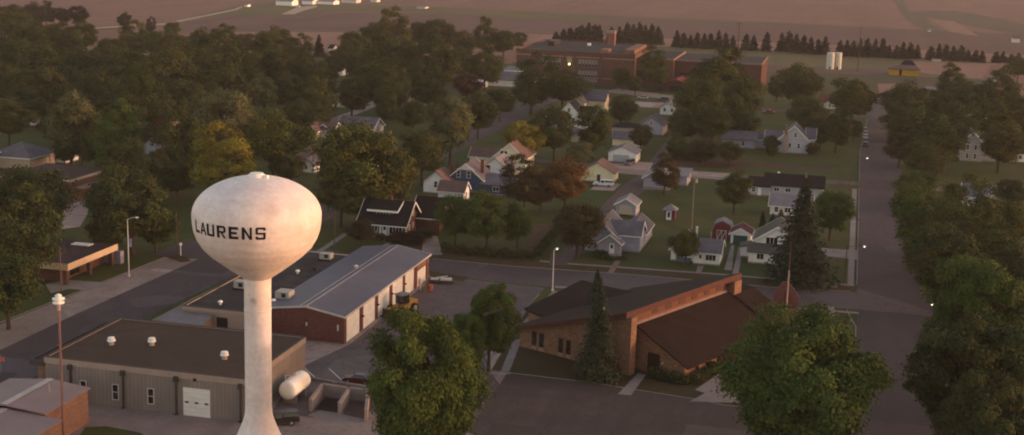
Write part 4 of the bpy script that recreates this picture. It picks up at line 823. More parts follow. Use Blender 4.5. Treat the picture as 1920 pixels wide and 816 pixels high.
house('blue_grey_house', 'blue-grey gabled house with grey roof at the top of the gravel alley', 'house', -71.4, 479.0, 0, [(0,0,8.6,11,3.4,6.2,'y')], SIDE_L, ROOF_G, None, [('s',4.3,3.6,.9,.9,0)])
house('white_cottage', 'small white gabled cottage before the school lawn, above the blue-grey house', 'house', *G(1237, 216), 0, [(0,0,6.4,8,3.2,5.4,'y')], SIDE_W, ROOF_L, None, [('s',1.8,1.6,.9,1.2,0),('s',4.6,1.6,.9,1.2,0)])
house('white_farmhouse', 'tall white house with steep gables and a black roof amid trees below the school', 'house', *G(1046, 246), 0, [(0,0,7.5,11,6.0,10.0,'y'),(6.5,3.5,5.5,6,5.6,8.4,'x'),(-5,4,5,6,4.6,7.0,'x')], SIDE_W, ROOF_K, WHITE, [('s',3.7,7.0,.9,1.3,0),('s',5.4,3.4,.9,1.6,0),('s',2.2,1.0,.9,1.5,0),('e',5.5,3.6,.8,1.4,12.0),('e',8.0,1.2,.8,1.4,12.0)])
house('grey_gabled_house', 'large grey-roofed house with a cream gable behind the tall white house', 'house', *G(1076, 210), 0, [(0,0,12,9,5.0,8.6,'x'),(-2,-5,7,9,4.6,7.6,'y')], plain('cream_gable_siding',(.60,.52,.38),.7,.06), ROOF_G, None, [('e',4.5,5.4,.9,1.2,12)])
house('small_cottage', 'small pale cottage with dark roof tucked below the tall white house', 'house', -93.5, 451.0, 0, [(0,0,8,7,2.8,4.8,'hip')], SIDE_T, ROOF_G, None, [('s',3,1.1,.9,1.2,0)])
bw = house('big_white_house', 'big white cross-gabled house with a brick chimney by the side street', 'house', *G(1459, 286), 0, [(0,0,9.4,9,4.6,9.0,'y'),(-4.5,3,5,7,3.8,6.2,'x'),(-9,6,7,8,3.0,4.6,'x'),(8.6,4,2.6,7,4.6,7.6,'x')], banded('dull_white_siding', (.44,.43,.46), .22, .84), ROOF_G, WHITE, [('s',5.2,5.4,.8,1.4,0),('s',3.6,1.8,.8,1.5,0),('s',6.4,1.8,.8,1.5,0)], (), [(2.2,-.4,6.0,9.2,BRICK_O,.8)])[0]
MB().box(1.6,-.75,0,2.8,-.003,6.0).build('chimney_stack', brick('pinkish_brick',(.42,.27,.22),(.4,.3,.26),.15), bw)
house('pale_bungalow', 'pale lavender bungalow half hidden by trees, left of the big white house', 'house', -40.8, 462.0, 0, [(0,0,11,8,2.9,5.2,'x')], SIDE_L, ROOF_G, None, [('s',3,1,1,1.3,0),('s',7,1,1,1.3,0)])
house('white_cottage', 'white cottage glimpsed beneath trees, above and right of the big white house', 'house', *G(1536, 203), 0, [(0,0,8,7,3.0,5.6,'x'),(2.5,-2.5,3.5,2.6,2.8,4.4,'y')], SIDE_W, plain('dull_red_shingles',(.15,.06,.05)), None, [('s',1.2,1,.8,1.2,0),('s',4.2,1,.8,1.2,-2.5)])
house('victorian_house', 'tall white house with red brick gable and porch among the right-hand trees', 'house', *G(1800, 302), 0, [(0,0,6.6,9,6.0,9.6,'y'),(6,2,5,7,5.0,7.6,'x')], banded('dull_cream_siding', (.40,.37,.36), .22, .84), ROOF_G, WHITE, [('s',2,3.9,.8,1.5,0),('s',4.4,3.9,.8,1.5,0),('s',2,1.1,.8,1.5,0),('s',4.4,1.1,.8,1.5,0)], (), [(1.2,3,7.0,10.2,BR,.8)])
house('grey_roofed_house', 'low lavender-roofed house with a white gable near the right edge', 'house', *G(1805, 388), 0, [(0,0,10,9,3.0,5.6,'x'),(3.5,-3.5,5,5,2.8,4.8,'y')], SIDE_W, ROOF_G, WHITE, [('s',6,1.2,1.0,1.2,-3.5)], (), [(4,4.5,5.0,6.4,BR,.7)])
house('white_house', 'scrap of a small white house deep among trees at the upper right', 'house', 42.0, 560.0, 0, [(0,0,9,8,3.2,5.8,'y')], SIDE_W, ROOF_K, None, [('s',4,1.2,.9,1.2,0)])
house('dark_roofed_house', 'dark-roofed white house in the trees right of the side street', 'house', 50.0, 470.0, 0, [(0,0,14,9,3.2,6.4,'x')], SIDE_W, ROOF_K, None, [('s',4,1.2,.9,1.2,0)])
# left part of the town
lh = empty('flat_roofed_bank', (G(127, 502, 3.6)[0] - 13.4, G(127, 502, 3.6)[1] + 1.0, 0), 0, 'low building with a dark flat roof and deep cream fascia beside the avenue at left', 'building')
X, Y = G(125, 530)
MB().box(0,1.5,0,10.5,17,3.0).build('wall', BRICK_D, lh); MB().box(-4,-1.0,3.9,13.4,17.5,4.15).build('roof', plain('flat_maroon_roof',(.045,.028,.03),.9,.2), lh)
mb = MB(); mb.box(-4.1,-1.1,3.0,13.5,-1.003,4.3); mb.box(13.403,-1.0,3.0,13.5,17.6,4.3); mb.build('fascia', plain('cream_fascia',(.55,.40,.26),.7,.08), lh)
for a, c in ((12.6,-.4),(12.6,8),(12.6,16.4),(2,-.4)): MB().cbox(a, c, 0, .8, .8, 3.9).build('column', BRICK_D, lh)
MB().box(5,14,4.153,9,16,4.3).build('skylight', OFFW, lh)
add_window(lh, 'e', 6, .6, 3, 2, 10.5, DARKM, 2)
MB().box(-4, 17.6, 0, 14, 19, 2.6).build('rear_wall', plain('lavender_wall',(.25,.23,.27)), lh)
house('grey_hip_house', 'big low house with a broad lavender-grey hipped roof at the left edge', 'house', *G(-22, 314), 0, [(0,0,13,13,3.2,6.8,'hip'),(-9,-5,12,8,3.0,5.4,'x')], SIDE_T, ROOF_G, WHITE)
g5 = house('white_garage', 'white garage with a dark open bay and grey roof right of the broad hipped roof', 'garage', *G(79, 305), 0, [(0,0,3.6,7,2.7,3.2,'shed_w'),(2.4,.6,4.6,7,2.8,4.2,'x')], SIDE_W, ROOF_L, None)[0]
MB().box(.4,-.06,.05,2.3,.002,2.4).build('open_bay', DARKM, g5)
house('white_porch_house', 'white house with dark roof and pillared porch in a gap at the far left', 'house', *G(40, 232), 0, [(0,0,10,9,3.2,6.4,'x'),(2,-3,6,3.1,2.7,3.3,'shed_s')], SIDE_W, ROOF_K, None, [('s',3,1,.8,1.3,-3),('s',5,1,.8,1.3,-3),('s',7,1,.8,1.3,-3)])
cb = empty('brick_commercial_building', (G(133, 380)[0] - 20, G(133, 380)[1], 0), 0, 'tan brick commercial building with a pale-edged flat roof behind the left trees', 'building')
MB().box(0,0,0,20,22,5.0).build('wall', brick('brown_commercial_brick',(.17,.095,.08),(.14,.1,.09),.2), cb); MB().box(.3,.3,5.003,19.7,21.7,5.1).build('roof', GRAVROOF, cb)
mb = MB(); mb.box(-.1,-.1,5.003,20.1,.297,5.5); mb.box(19.703,.3,5.003,20.1,22.1,5.5); mb.build('parapet', plain('cream_parapet',(.5,.38,.28)), cb); add_window(cb, 's', 14, 1, 2, 2, 0, DARKM, 1); MB().box(20,2,3.2,23,18,3.5).build('awning', plain('pinkish_awning',(.28,.2,.18)), cb)
house('pink_stucco_house', 'pinkish two-storey house front glimpsed between trees, left of the pale tree', 'house', *G(283, 236), 0, [(0,0,6.8,9,4.4,7.0,'y')], plain('pinkish_stucco',(.30,.20,.17)), ROOF_G, None, [('s',2,3.6,.8,1.1,0),('s',4.8,3.6,.8,1.1,0)])
house('small_cottage', 'little lavender gable with a round window, seen between trees at left', 'house', *G(267, 289), 0, [(0,0,5.4,8,2.8,4.8,'y')], SIDE_L, ROOF_G, None, [('s',2.7,3.1,.7,.7,0)])
house('grey_long_roof_house', 'long lavender-grey roof with a white gable end above the big central tree', 'house', *G(632, 254), 0, [(0,0,12.5,11,2.8,5.8,'x'),(-5,-10,8,13,2.6,4.8,'y')], SIDE_G, ROOF_G, WHITE, [('e',5.5,1.5,1,1.4,12.5)])
house('dormer_house', 'cream house with an arched window gable, left of the long grey roof', 'house', *G(564, 263), 0, [(0,0,5.4,8,3.4,6.2,'y'),(3,3,7,7,3.2,5.4,'x')], plain('cream_stucco',(.52,.44,.33)), ROOF_B, WHITE, [('s',1.8,2.8,.8,1.5,0),('s',3.6,2.8,.8,1.4,0)])
house('tan_house', 'tan house with a pinkish roof low between the yellowish trees', 'house', *G(563, 303), 0, [(0,0,6.4,8,3.0,5.4,'y'),(2,-8,6,6,2.6,4.0,'x')], SIDE_T, ROOF_B, None, [('s',3.2,3.2,.8,.8,0)])
house('white_gable_garage', 'small white gable beneath the trees just above right of the tower tank', 'garage', *G(560, 324), 0, [(0,0,4.6,7,2.6,4.2,'y')], SIDE_W, ROOF_G, None, [('s',2.3,1.2,.8,1.1,0)])
house('white_garage', 'small white garage with a grey roof beside a pale drive, far behind the central tree', 'garage', -193.4, 498.0, 0, [(0,0,7.4,10,3.6,5.8,'y')], SIDE_W, ROOF_G, None, (), [('s',2.6,1.0,2.2,0,DARKM)])
house('grey_roofed_house', 'pale grey-roofed house with a white gable trim right of the small distant garage', 'house', *G(722, 205), 0, [(0,0,8.5,8,3.0,6.4,'x'),(-1.5,-4,5,7,2.8,5.4,'y')], SIDE_G, ROOF_L, WHITE)
house('metal_roofed_shed', 'low building whose white metal roof end shines among the trees left of the school', 'shed', -160, 596.0, 0, [(0,0,22,16,3.2,6.0,'x')], SIDE_W, ROOF_G, None)
t = empty('white_gable_barn', (-153.2, 610, 0), 0, 'bright white building end at the left corner of the school', 'building'); W1, R1 = MB(), MB(); vol(W1, R1, None, 0, 0, 7, 9, 6.2, 7.0, 'shed_s', .2, .15); fix_normals(W1.build('wall', plain('bright_white',(.8,.8,.78),.6,.03), t)); fix_normals(R1.build('roof', ROOF_L, t))
t = empty('white_roof_shed', (-166.5, 588, 0), 0, 'low shed with a gleaming white roof panel left of the white building end', 'shed'); MB().box(0,0,0,10,7,2.6).build('wall', SIDE_W, t); MB().box(-.5,-.5,2.603,10.5,7.5,2.8).build('roof', MC['bright_white'], t)

# ------------------------------------------------------------------ school
SX0, SY = G(968, 152)[0], 622.0
def sx(px, py=120): return RY(px, py, SY)[0]
def sz(px, py): return RY(px, py, SY)[1]
X0 = sx(968); X1 = sx(1190); zt = sz(968, 95)
sl = empty('school', (X0, SY, 0), 0, 'large three-storey red brick school with flat roof and lit yellow lamp at its middle', 'school')
w = X1 - X0; d = 60
MB().box(0,0,0,w,d,zt).build('wall', BRICK_S, sl)
mb = MB(); mb.box(-.3,-.3,zt+.003,w+.3,.4,zt+1.0); mb.box(w-.4,.403,zt+.003,w+.3,d,zt+1.0); mb.box(-.3,.403,zt+.003,.4,d,zt+1.0); mb.box(.403,d-.5,zt+.003,w-.403,d,zt+1.0); mb.build('parapet', BRICK_S, sl)
MB().box(.41,.41,zt+.003,w-.41,d-.51,zt+.4).build('roof', TARROOF, sl)
mb = MB(); mb.box(-.1,-.12,zt-1.7,w+.1,-.003,zt-1.3); mb.box(-.1,-.12,3.2,w+.1,-.003,3.6); mb.build('stone_band', plain('pinkish_stone',(.32,.2,.17)), sl)
WP = plain('dull_window_panel', (.17,.15,.15), .5)
for (a, b_, z, h, n) in ((1015,1052,1,0,5),(1084,1121,1,0,6)):
    for lv, (zz, hh) in enumerate(((zt-5.6,3.0),(zt-10.6,3.0),(.6,2.2))):
        xa, xb = sx(a)-X0, sx(b_)-X0
        for k in range(n):
            xc = xa + (xb-xa)*(k+.5)/n; fr_ = add_window(sl, 's', xc, zz, (xb-xa)/n-.5, hh, 0, plain('pale_stone_frame',(.30,.24,.22)), 0, 'window')
            MB().box(xc-(xb-xa)/n*.36, -.05, zz+hh*.35, xc+(xb-xa)/n*.36, -.031, zz+hh).build('blind', plain('grey_blind',(.22,.2,.2)), fr_)
xa, xb = sx(1062)-X0, sx(1073)-X0; fr_ = add_window(sl, 's', (xa+xb)/2, zt-5.4, xb-xa, 3.8, 0, MC['pale_stone_frame'], 0, 'window'); MB().box(xa+.2,-.05,zt-4.2,xb-.2,-.031,zt-1.8).build('blind', plain('olive_blind',(.25,.24,.16)), fr_)
for a, b_ in ((1008,1012),(1057,1060.5),(1075,1078.5),(1124,1130)): MB().box(sx(a)-X0,-.5,0,sx(b_)-X0,-.125,zt+.9).build('pilaster', BRICK_S, sl)
xa = sx(1068)-X0; MB().cbox(xa,-.9,sz(1068,120)-.3,.7,.5,.6).build('lit_lamp', plain('school_lamp_glow',(.9,.8,.3),.5,0,emit=((1,.85,.25),1.6)), sl)
xp = sx(1125)-X0; MB().box(xp,1,zt+1.003,xp+3.5,9,zt+2.4).build('roof_hut', plain('salmon_hut',(.26,.13,.10)), sl)
t = MB().cbox(0,0,0,1.6,1.2,1.2).build('rooftop_vent', plain('bright_white',(.8,.8,.78)), sl); t.location = (sx(1071)-X0, 42, zt+.41)
MB().box(sx(1000)-X0, 30, zt+.41, sx(1012)-X0, 44, zt+2.6).build('dark_roof_house', DARKM, sl)
mb = MB(); xx = w-1.2; mb.box(xx-4.0,2,zt+.42,xx+.6,38,zt+2.6); mb.build('east_penthouse', plain('salmon_penthouse',(.19,.10,.075),.8,.2,.3), sl)
# boiler chimney
cxx, cyy = G(1147, 100); cyy = 672; cxx = RY(1147, 70, cyy)[0]; zz = RY(1147, 58, cyy)[1]
t = empty('boiler_chimney', (cxx, cyy, 0), 0, 'square brick boiler chimney with a pale cap rising behind the school roof', 'chimney'); MB().cbox(0,0,0,3.4,3.4,zz-1.2).build('stack', plain('school_chimney_brick',(.2,.1,.085)), t); MB().cbox(0,0,zz-1.197,3.9,3.9,1.2).build('cap', plain('cap_brick',(.33,.2,.17)), t)
# school link and east wing
def blk(xl, xr, yt, Yo, dd, label, name, wall=BRICK_S, wins=()):
    A = RY(xl, 130, Yo)[0]; B = RY(xr, 130, Yo)[0]; z = RY(xl, yt, Yo)[1]
    t = empty(name, (A, Yo, 0), 0, label, 'school'); MB().box(0,0,0,B-A,dd,z).build('wall', wall, t)
    mb = MB(); mb.box(-.2,-.2,z+.003,B-A+.2,.3,z+.6); mb.box(B-A-.3,.303,z+.003,B-A+.2,dd,z+.6); mb.build('parapet', plain('tan_stone_coping',(.24,.16,.14)), t); MB().box(0,.303,z+.003,B-A-.303,dd,z+.3).build('roof', TARROOF, t)
    for (a, b_, z0, h) in wins:
        A1, B1 = RY(a, 130, Yo)[0]-A, RY(b_, 130, Yo)[0]-A; add_window(t, 's', (A1+B1)/2, z0, B1-A1, h, 0, DARKM, 2, 'window')
    return t, A, B, z
blk(1190.6, 1262, 110, 628, 45, 'lower brick link joining the tall school block to its east wing', 'school_link', BRICK_S, ((1175+17,1186+17,5,2.2),(1210,1214,5,2.2)))
t, A, B, z = blk(1263, 1428, 114, 634, 40, 'long two-storey dark red east wing of the school, behind the tall trees', 'school_east_wing', brick('dark_wing_brick',(.095,.045,.04),(.11,.07,.06),.2,2), ((1275,1300,5.5,1.2),(1320,1345,5.5,1.2),(1380,1405,5.5,1.2)))
x, y = G(1275, 190); t = empty('school_entrance_porch', (A-2, 614, 0), 0, 'low red gabled entrance porch in front of the school east wing', 'porch'); W1, R1 = MB(), MB(); vol(W1, R1, None, 0,0,12,20,3.4,5.6,'y',.6,.2); fix_normals(W1.build('wall', MC['dark_wing_brick'], t)); fix_normals(R1.build('roof', plain('red_porch_roof',(.2,.06,.06)), t)); MB().box(3,-.06,.05,9,.002,2.9).build('dark_doorway', DARKM, t)

# ------------------------------------------------------------------ beyond the school
for k, (x, lab) in enumerate(((1556, 'left one of the two white silos at the edge of the fields'), (1569.5, 'right one of the two white silos at the edge of the fields'))):
    X, Y = G(x, 130); zz = RY(x, 99.5, Y)[1]; t = empty('silo', (X, Y, 0), 0, lab, 'silo', 'pair of white silos')
    n = 18; prof = []
    for i in range(n): prof += [(2.1, zz*i/n), (2.0, zz*(i+.5)/n)]
    prof += [(2.1, zz), (1.9, zz+.25), (.01, zz+.45)]
    MB().lathe(prof, 20).build('barrel', plain('silo_white',(.52,.5,.45),.7,.08), t, True); MB().cyl((0,-2.05,.2),(0,-2.05,1.6),.4,n=8).build('hatch', DARKM, t)
yb_ = empty('concession_building', (G(1667,141)[0], G(1667,141)[1], 0), 0, 'yellow-walled building with a brown hipped roof at the sports field', 'building')
Yo = G(1667,141)[1]; A = G(1667,141)[0]; B = RY(1722, 140, Yo)[0]; z = RY(1700, 131, Yo)[1]
YW = plain('bright_yellow_wall',(.42,.25,.035),.7,.08)
W1, R1 = MB(), MB(); W1.box(0,0,0,(B-A)*.34,8,z); W1.box((B-A)*.43,0,0,B-A,10,z); W1.build('wall', YW, yb_); MB().box((B-A)*.345,2,0,(B-A)*.425,7,z).build('gap_wall', DARKM, yb_)
mb = MB(); w = B-A; mb.add([(-1,-1,z),(w+1,-1,z),(w+1,11,z),(-1,11,z),(-1,-1,z+.3),(w+1,-1,z+.3),(w+1,11,z+.3),(-1,11,z+.3),(w*.35,4,z+2.2),(w*.9,4,z+2.2),(w*.9,7,z+2.2),(w*.35,7,z+2.2)], [(0,3,2,1),(0,1,5,4),(1,2,6,5),(2,3,7,6),(3,0,4,7),(4,5,9,8),(5,6,10,9),(6,7,11,10),(7,4,8,11),(8,9,10,11)]); mb.build('roof', plain('brown_canopy',(.13,.085,.075)), yb_)
mb = MB(); mb.add([(w*.36,3.8,z+2.2),(w*.9,3.8,z+2.2),(w*.9,7.2,z+2.2),(w*.36,7.2,z+2.2),(w*.5,5.5,z+4.4),(w*.76,5.5,z+4.4)],[(0,1,5,4),(1,2,5),(2,3,4,5),(3,0,4)]); mb.build('upper_roof', ROOF_K, yb_)
def shed_px(name, xl, xr, yb, yt, dd, label, cat='shed', wall=WHITE, roof=None, grp=None):
    A, Yo = G(xl, yb); B = RY(xr, yb, Yo)[0]; z = RY(xl, yt, Yo)[1]
    t = empty(name, (A, Yo, 0), 0, label, cat, grp); W1, R1 = MB(), MB(); vol(W1, R1, None, 0, 0, B-A, dd, z*.8, z*1.25, 'x', .3, .2); fix_normals(W1.build('wall', wall, t)); fix_normals(R1.build('roof', roof or ROOF_L, t)); return t
shed_px('farm_shed', 1857, 1875, 153, 147, 6, 'small white shed at the right edge of the paddock')
shed_px('farm_shed', 1736, 1753, 174, 166, 6, 'small blue shed above the trees right of the side street', wall=plain('blue_wall',(.10,.16,.28)))
shed_px('farm_shed', 1584, 1592, 106, 101, 6, 'tiny white shed right of the white silos, by the dark windbreak')
shed_px('bleachers', 1748, 1764, 115, 112, 5, 'low pale bleachers in front of the windbreak at right', 'bleachers', OFFW)
shed_px('farm_barn', 517, 547, 10, 0, 14, 'white barn of the distant farm at the top, left of its driveway', 'barn', MC['bright_white'], ROOF_L)
shed_px('farm_barn', 566, 586, 8, 0, 16, 'white barn of the distant farm right behind its white car', 'barn', MC['bright_white'], ROOF_L)
shed_px('farmhouse', 595, 625, 8, 1, 14, 'long white building of the distant farm with a greenish roof', 'farmhouse', MC['bright_white'], ROOF_L)
shed_px('farm_barn', 640, 668, 5, -2, 12, 'white barn at the right of the distant farm at the top', 'barn', OFFW, ROOF_B)
shed_px('farm_barn', 694, 706, 4, -2, 10, 'small white barn farthest right in the distant farm at the top', 'barn', OFFW, ROOF_G)
shed_px('farm_shed', 781, 797, 16, 13, 10, 'lone low pale shed in the field right of the distant farm', 'shed', OFFW, ROOF_L)
shed_px('farm_shed', 458, 464, 13, 9, 6, 'tiny white shed at the left end of the distant farm track', 'shed', MC['bright_white'])
shed_px('farm_shed', 1898, 1912, 80, 70, 8, 'small pale shed in the fields at the far right edge', 'shed', OFFW, ROOF_B)
shed_px('farm_shed', 1740, 1746, 60, 56, 5, 'tiny pale hut in the middle of the far right field', 'shed', OFFW)
shed_px('farm_shed', 615, 624, 100, 88, 8, 'white house end between trees at the left edge of the far town', 'shed', OFFW, ROOF_K)
shed_px('farm_shed', 634, 642, 142, 130, 8, 'pale house end between dark trees, left of the central wood', 'shed', SIDE_W, ROOF_K)

# ------------------------------------------------------------------ trees
rng = np.random.default_rng(11)
def leaf_mesh(name, P, Nn, size, tint):
    """one small rhombus per leaf cluster: P positions, Nn facing, size, tint rows"""
    n = len(P); r = rng.normal(size=(n, 3)); u = np.cross(Nn, r); u /= np.linalg.norm(u, axis=1)[:, None] + 1e-9; v = np.cross(Nn, u)
    v /= np.linalg.norm(v, axis=1)[:, None] + 1e-9
    s = size[:, None]; a = rng.uniform(.55, .9, n)[:, None]
    V = np.empty((n, 4, 3)); V[:, 0] = P - u * s; V[:, 1] = P - v * s * a; V[:, 2] = P + u * s; V[:, 3] = P + v * s * a
    me = bpy.data.meshes.new(name); me.vertices.add(n * 4); me.vertices.foreach_set('co', V.reshape(-1).astype(np.float32))
    me.loops.add(n * 4); me.loops.foreach_set('vertex_index', np.arange(n * 4, dtype=np.int32))
    me.polygons.add(n); me.polygons.foreach_set('loop_start', np.arange(0, n * 4, 4, dtype=np.int32)); me.polygons.foreach_set('loop_total', np.full(n, 4, np.int32))
    me.update(calc_edges=True)
    ca = me.color_attributes.new('tint', 'FLOAT_COLOR', 'POINT')
    c = np.ones((n, 4, 4)); c[:, :, :3] = tint[:, None, :]; ca.data.foreach_set('color', c.reshape(-1).astype(np.float32))
    me.validate(); return me
def crown(name, seed, ncl, nl, leaf, shape='round', rc=(.13, .20)):
    global rng; rng = np.random.default_rng(seed)
    C = []; k = 0
    lobes = [(rng.uniform(0, 2*PI), rng.uniform(-.2, 1), rng.uniform(.12, .42)) for _ in range(9)]
    while len(C) < ncl:
        k += 1
        th = rng.uniform(0, 2*PI); zz = rng.uniform(-.75, 1.0) ; rr = math.sqrt(max(0, 1 - zz*zz)) * (1 if zz > 0 else .92)
        rad = rng.uniform(.55, 1.0) ** .5
        for (lt, lz, la) in lobes:
            dd = math.cos(th - lt) * rr * math.sqrt(max(0, 1-lz*lz)) + zz*lz
            if dd > .75: rad *= 1 + la * (dd-.75)*3
            if dd < -.80: rad *= .80
        if shape == 'tall': x, y, z = rr*math.cos(th)*rad*.33, rr*math.sin(th)*rad*.33, .52 + zz*.42*rad
        elif shape == 'spread': x, y, z = rr*math.cos(th)*rad*.41, rr*math.sin(th)*rad*.41, .52 + zz*(.38 if zz > 0 else .36)*rad
        else: x, y, z = rr*math.cos(th)*rad*.39, rr*math.sin(th)*rad*.39, .50 + zz*(.41 if zz > 0 else .40)*rad
        C.append((x, y, z))
    P, Nn, S_, Tn = [], [], [], []
    for c in C:
        r = rng.uniform(*rc); d = rng.normal(size=(nl, 3)); d /= np.linalg.norm(d, axis=1)[:, None]
        d[:, 2] = np.where(d[:, 2] < -.35, -d[:, 2], d[:, 2])
        q = r * np.where(rng.random(nl) < .10, rng.uniform(1.1, 1.4, nl), rng.uniform(.35, 1.12, nl) ** .6)
        p = np.array(c) + d * q[:, None] * np.array([1, 1, .72]); P.append(p)
        nn = d * .85 + rng.normal(size=(nl, 3)) * .42; nn[:, 2] += .2; nn /= np.linalg.norm(nn, axis=1)[:, None]; Nn.append(nn)
        S_.append(leaf * rng.uniform(.6, 1.35, nl))
        ct = rng.uniform(.62, 1.38); hue = rng.uniform(-.10, .10); t = ct * rng.uniform(.8, 1.2, (nl, 1)) * np.array([[1 + hue, 1, 1 - hue]]); Tn.append(np.clip(t, 0, 2) * .62)
    return leaf_mesh(name, np.concatenate(P), np.concatenate(Nn), np.concatenate(S_), np.concatenate(Tn)), C
def trunk_mesh(C, seed, k=9):
    rnd = random.Random(seed); mb = MB(); mb.cyl((0,0,0),(0,0,.32),.032,.022,9,False); mb.cyl((0,0,.32),(.01,0,.7),.022,.009,8,False)
    for c in rnd.sample(list(C), min(k, len(C))):
        a = Vector((0, 0, rnd.uniform(.2, .42))); m_ = Vector((c[0]*.5, c[1]*.5, a.z + (c[2]-a.z)*.6)); mb.cyl(a, m_, .013, .009, 6, False); mb.cyl(m_, Vector(c), .009, .004, 5, False)
    return mb
PROTO = {}
def proto(key, *a, **k):
    me, C = crown('crown', *a, **k); o = trunk_mesh(C, a[0]).build('trunk', TRUNK); tm = o.data; bpy.data.objects.remove(o); PROTO[key] = (me, tm)
for i in range(4): proto('round%d' % i, 100+i, 78, 330, .0155, 'round', (.11, .19))
for i in range(2): proto('spread%d' % i, 200+i, 80, 330, .015, 'spread', (.10, .17))
for i in range(2): proto('tall%d' % i, 300+i, 76, 330, .0155, 'tall', (.10, .18))
for i in range(3): proto('near%d' % i, 400+i, 210, 620, .0088, 'spread' if i == 0 else 'round', (.06, .12))
def conifer(seed, whorls, per, needles, size, w=.5, power=.9):
    global rng; rng = np.random.default_rng(seed); P, Nn, S_, Tn = [], [], [], []
    for k in range(whorls):
        f = k / (whorls - 1); z = .05 + .93*f; R_ = w*(1-f)**power*rng.uniform(.86, 1.1) + .008
        for j in range(max(4, int(per*(1-.55*f)))):
            a = rng.uniform(0, 2*PI); rl = R_*rng.uniform(.72, 1.15); n = max(3, int(needles*(rl/w+.15))); t = rng.uniform(.12, 1, n)
            wob = rng.normal(size=n)*.06*rl*1.3
            x = np.cos(a)*rl*t - np.sin(a)*wob; y = np.sin(a)*rl*t + np.cos(a)*wob; zz = z - t*t*rl*.32 + rng.normal(size=n)*.006
            P.append(np.stack([x, y, zz], 1)); nn = rng.normal(size=(n, 3))*.45; nn[:, 2] += 1; nn[:, 0] += np.cos(a)*.5; nn[:, 1] += np.sin(a)*.5; nn /= np.linalg.norm(nn, axis=1)[:, None]; Nn.append(nn)
            S_.append(size*rng.uniform(.6, 1.3, n)*(1-.3*t)); ct = rng.uniform(.75, 1.25); Tn.append(ct*rng.uniform(.8, 1.2, (n, 1))*np.array([[1, 1, 1]])*.62*(1+.35*t[:, None]))
    me = leaf_mesh('crown', np.concatenate(P), np.concatenate(Nn), np.concatenate(S_), np.concatenate(Tn))
    mb = MB(); mb.cyl((0,0,0),(0,0,.95),.022,.003,8,False); o = mb.build('trunk', TRUNK); tm = o.data; bpy.data.objects.remove(o); return me, tm
PROTO['spruce0'] = conifer(501, 46, 26, 16, .021, .27, .85); PROTO['spruce1'] = conifer(502, 40, 24, 16, .021, .27, .8)
PROTO['pine0'] = conifer(511, 17, 16, 14, .062, .27, .55); PROTO['pine1'] = conifer(512, 16, 16, 14, .062, .29, .42)
LM = {'dark': leaf_mat('leaf_dark_green', (.0342,.0464,.0134), (.0476,.0537,.0171)), 'mid': leaf_mat('leaf_mid_green', (.0439,.0561,.0146), (.0610,.0634,.0183)),
 'green': leaf_mat('leaf_fresh_green', (.0439,.0732,.0159), (.0634,.0830,.0183)), 'pale': leaf_mat('leaf_pale_olive', (.0830,.0903,.0390), (.1037,.1025,.0415)),
 'olive': leaf_mat('leaf_olive', (.0512,.0634,.0146), (.0708,.0732,.0159)), 'yellow': leaf_mat('leaf_yellow', (.150,.135,.020), (.190,.150,.022)),
 'orange': leaf_mat('leaf_orange', (.0840,.0494,.0179), (.1103,.0546,.0179)), 'bronze': leaf_mat('leaf_bronze', (.0399,.0357,.0137), (.0546,.0389,.0147)),
 'maroon': leaf_mat('leaf_maroon', (.0473,.0231,.0158), (.0609,.0284,.0179)), 'spruce': leaf_mat('needle_dark_green', (.0199,.0273,.0147), (.0252,.0326,.0168)),
 'blue': leaf_mat('needle_grey_green', (.028,.038,.020), (.034,.043,.021)), 'dry': leaf_mat('leaf_dry_grey', (.0683,.0504,.0357), (.0819,.0546,.0357)), 'hazy': leaf_mat('needle_windbreak', (.0179,.0199,.0126), (.0221,.0231,.0147))}
tcount = 0
def place(key, X, Y, w, h, colr, label, group=None, name='tree'):
    global tcount; tcount += 1
    cm, tm = PROTO[key]; rt = empty(name, (X, Y, 0), random.uniform(0, 2*PI), label, 'tree', group); rt.scale = (w, w, h)
    c = bpy.data.objects.new('crown', cm); col.objects.link(c); c.parent = rt
    if not cm.materials: cm.materials.append(LM[colr])
    c.material_slots[0].link = 'OBJECT'; c.material_slots[0].material = LM[colr]
    t = bpy.data.objects.new('trunk', tm); col.objects.link(t); t.parent = rt
    return rt
def tree(cx, yt, wp, k, colr, label, group=None, kind='round', name='tree'):
    """crown top centre (photo point), crown width in photo points, height/width ratio"""
    h = 10
    for _ in range(30):
        X, Y = G(cx, yt, min(h, 40)); w = wp * depth(X, Y, h*.6) / F; h = .5*h + .5*w*k
    if kind == 'spruce': key = 'spruce%d' % (tcount % 2); w /= .43
    elif kind == 'pine': key = 'pine%d' % (tcount % 2); w /= .5
    elif kind == 'near': key = 'near%d' % (tcount % 3)
    elif kind == 'tall': key = 'tall%d' % (tcount % 2); w *= 1.12
    elif kind == 'spread': key = 'spread%d' % (tcount % 2)
    else: key = 'round%d' % (tcount % 4)
    return place(key, X, Y, w, h, colr, label, group, name)

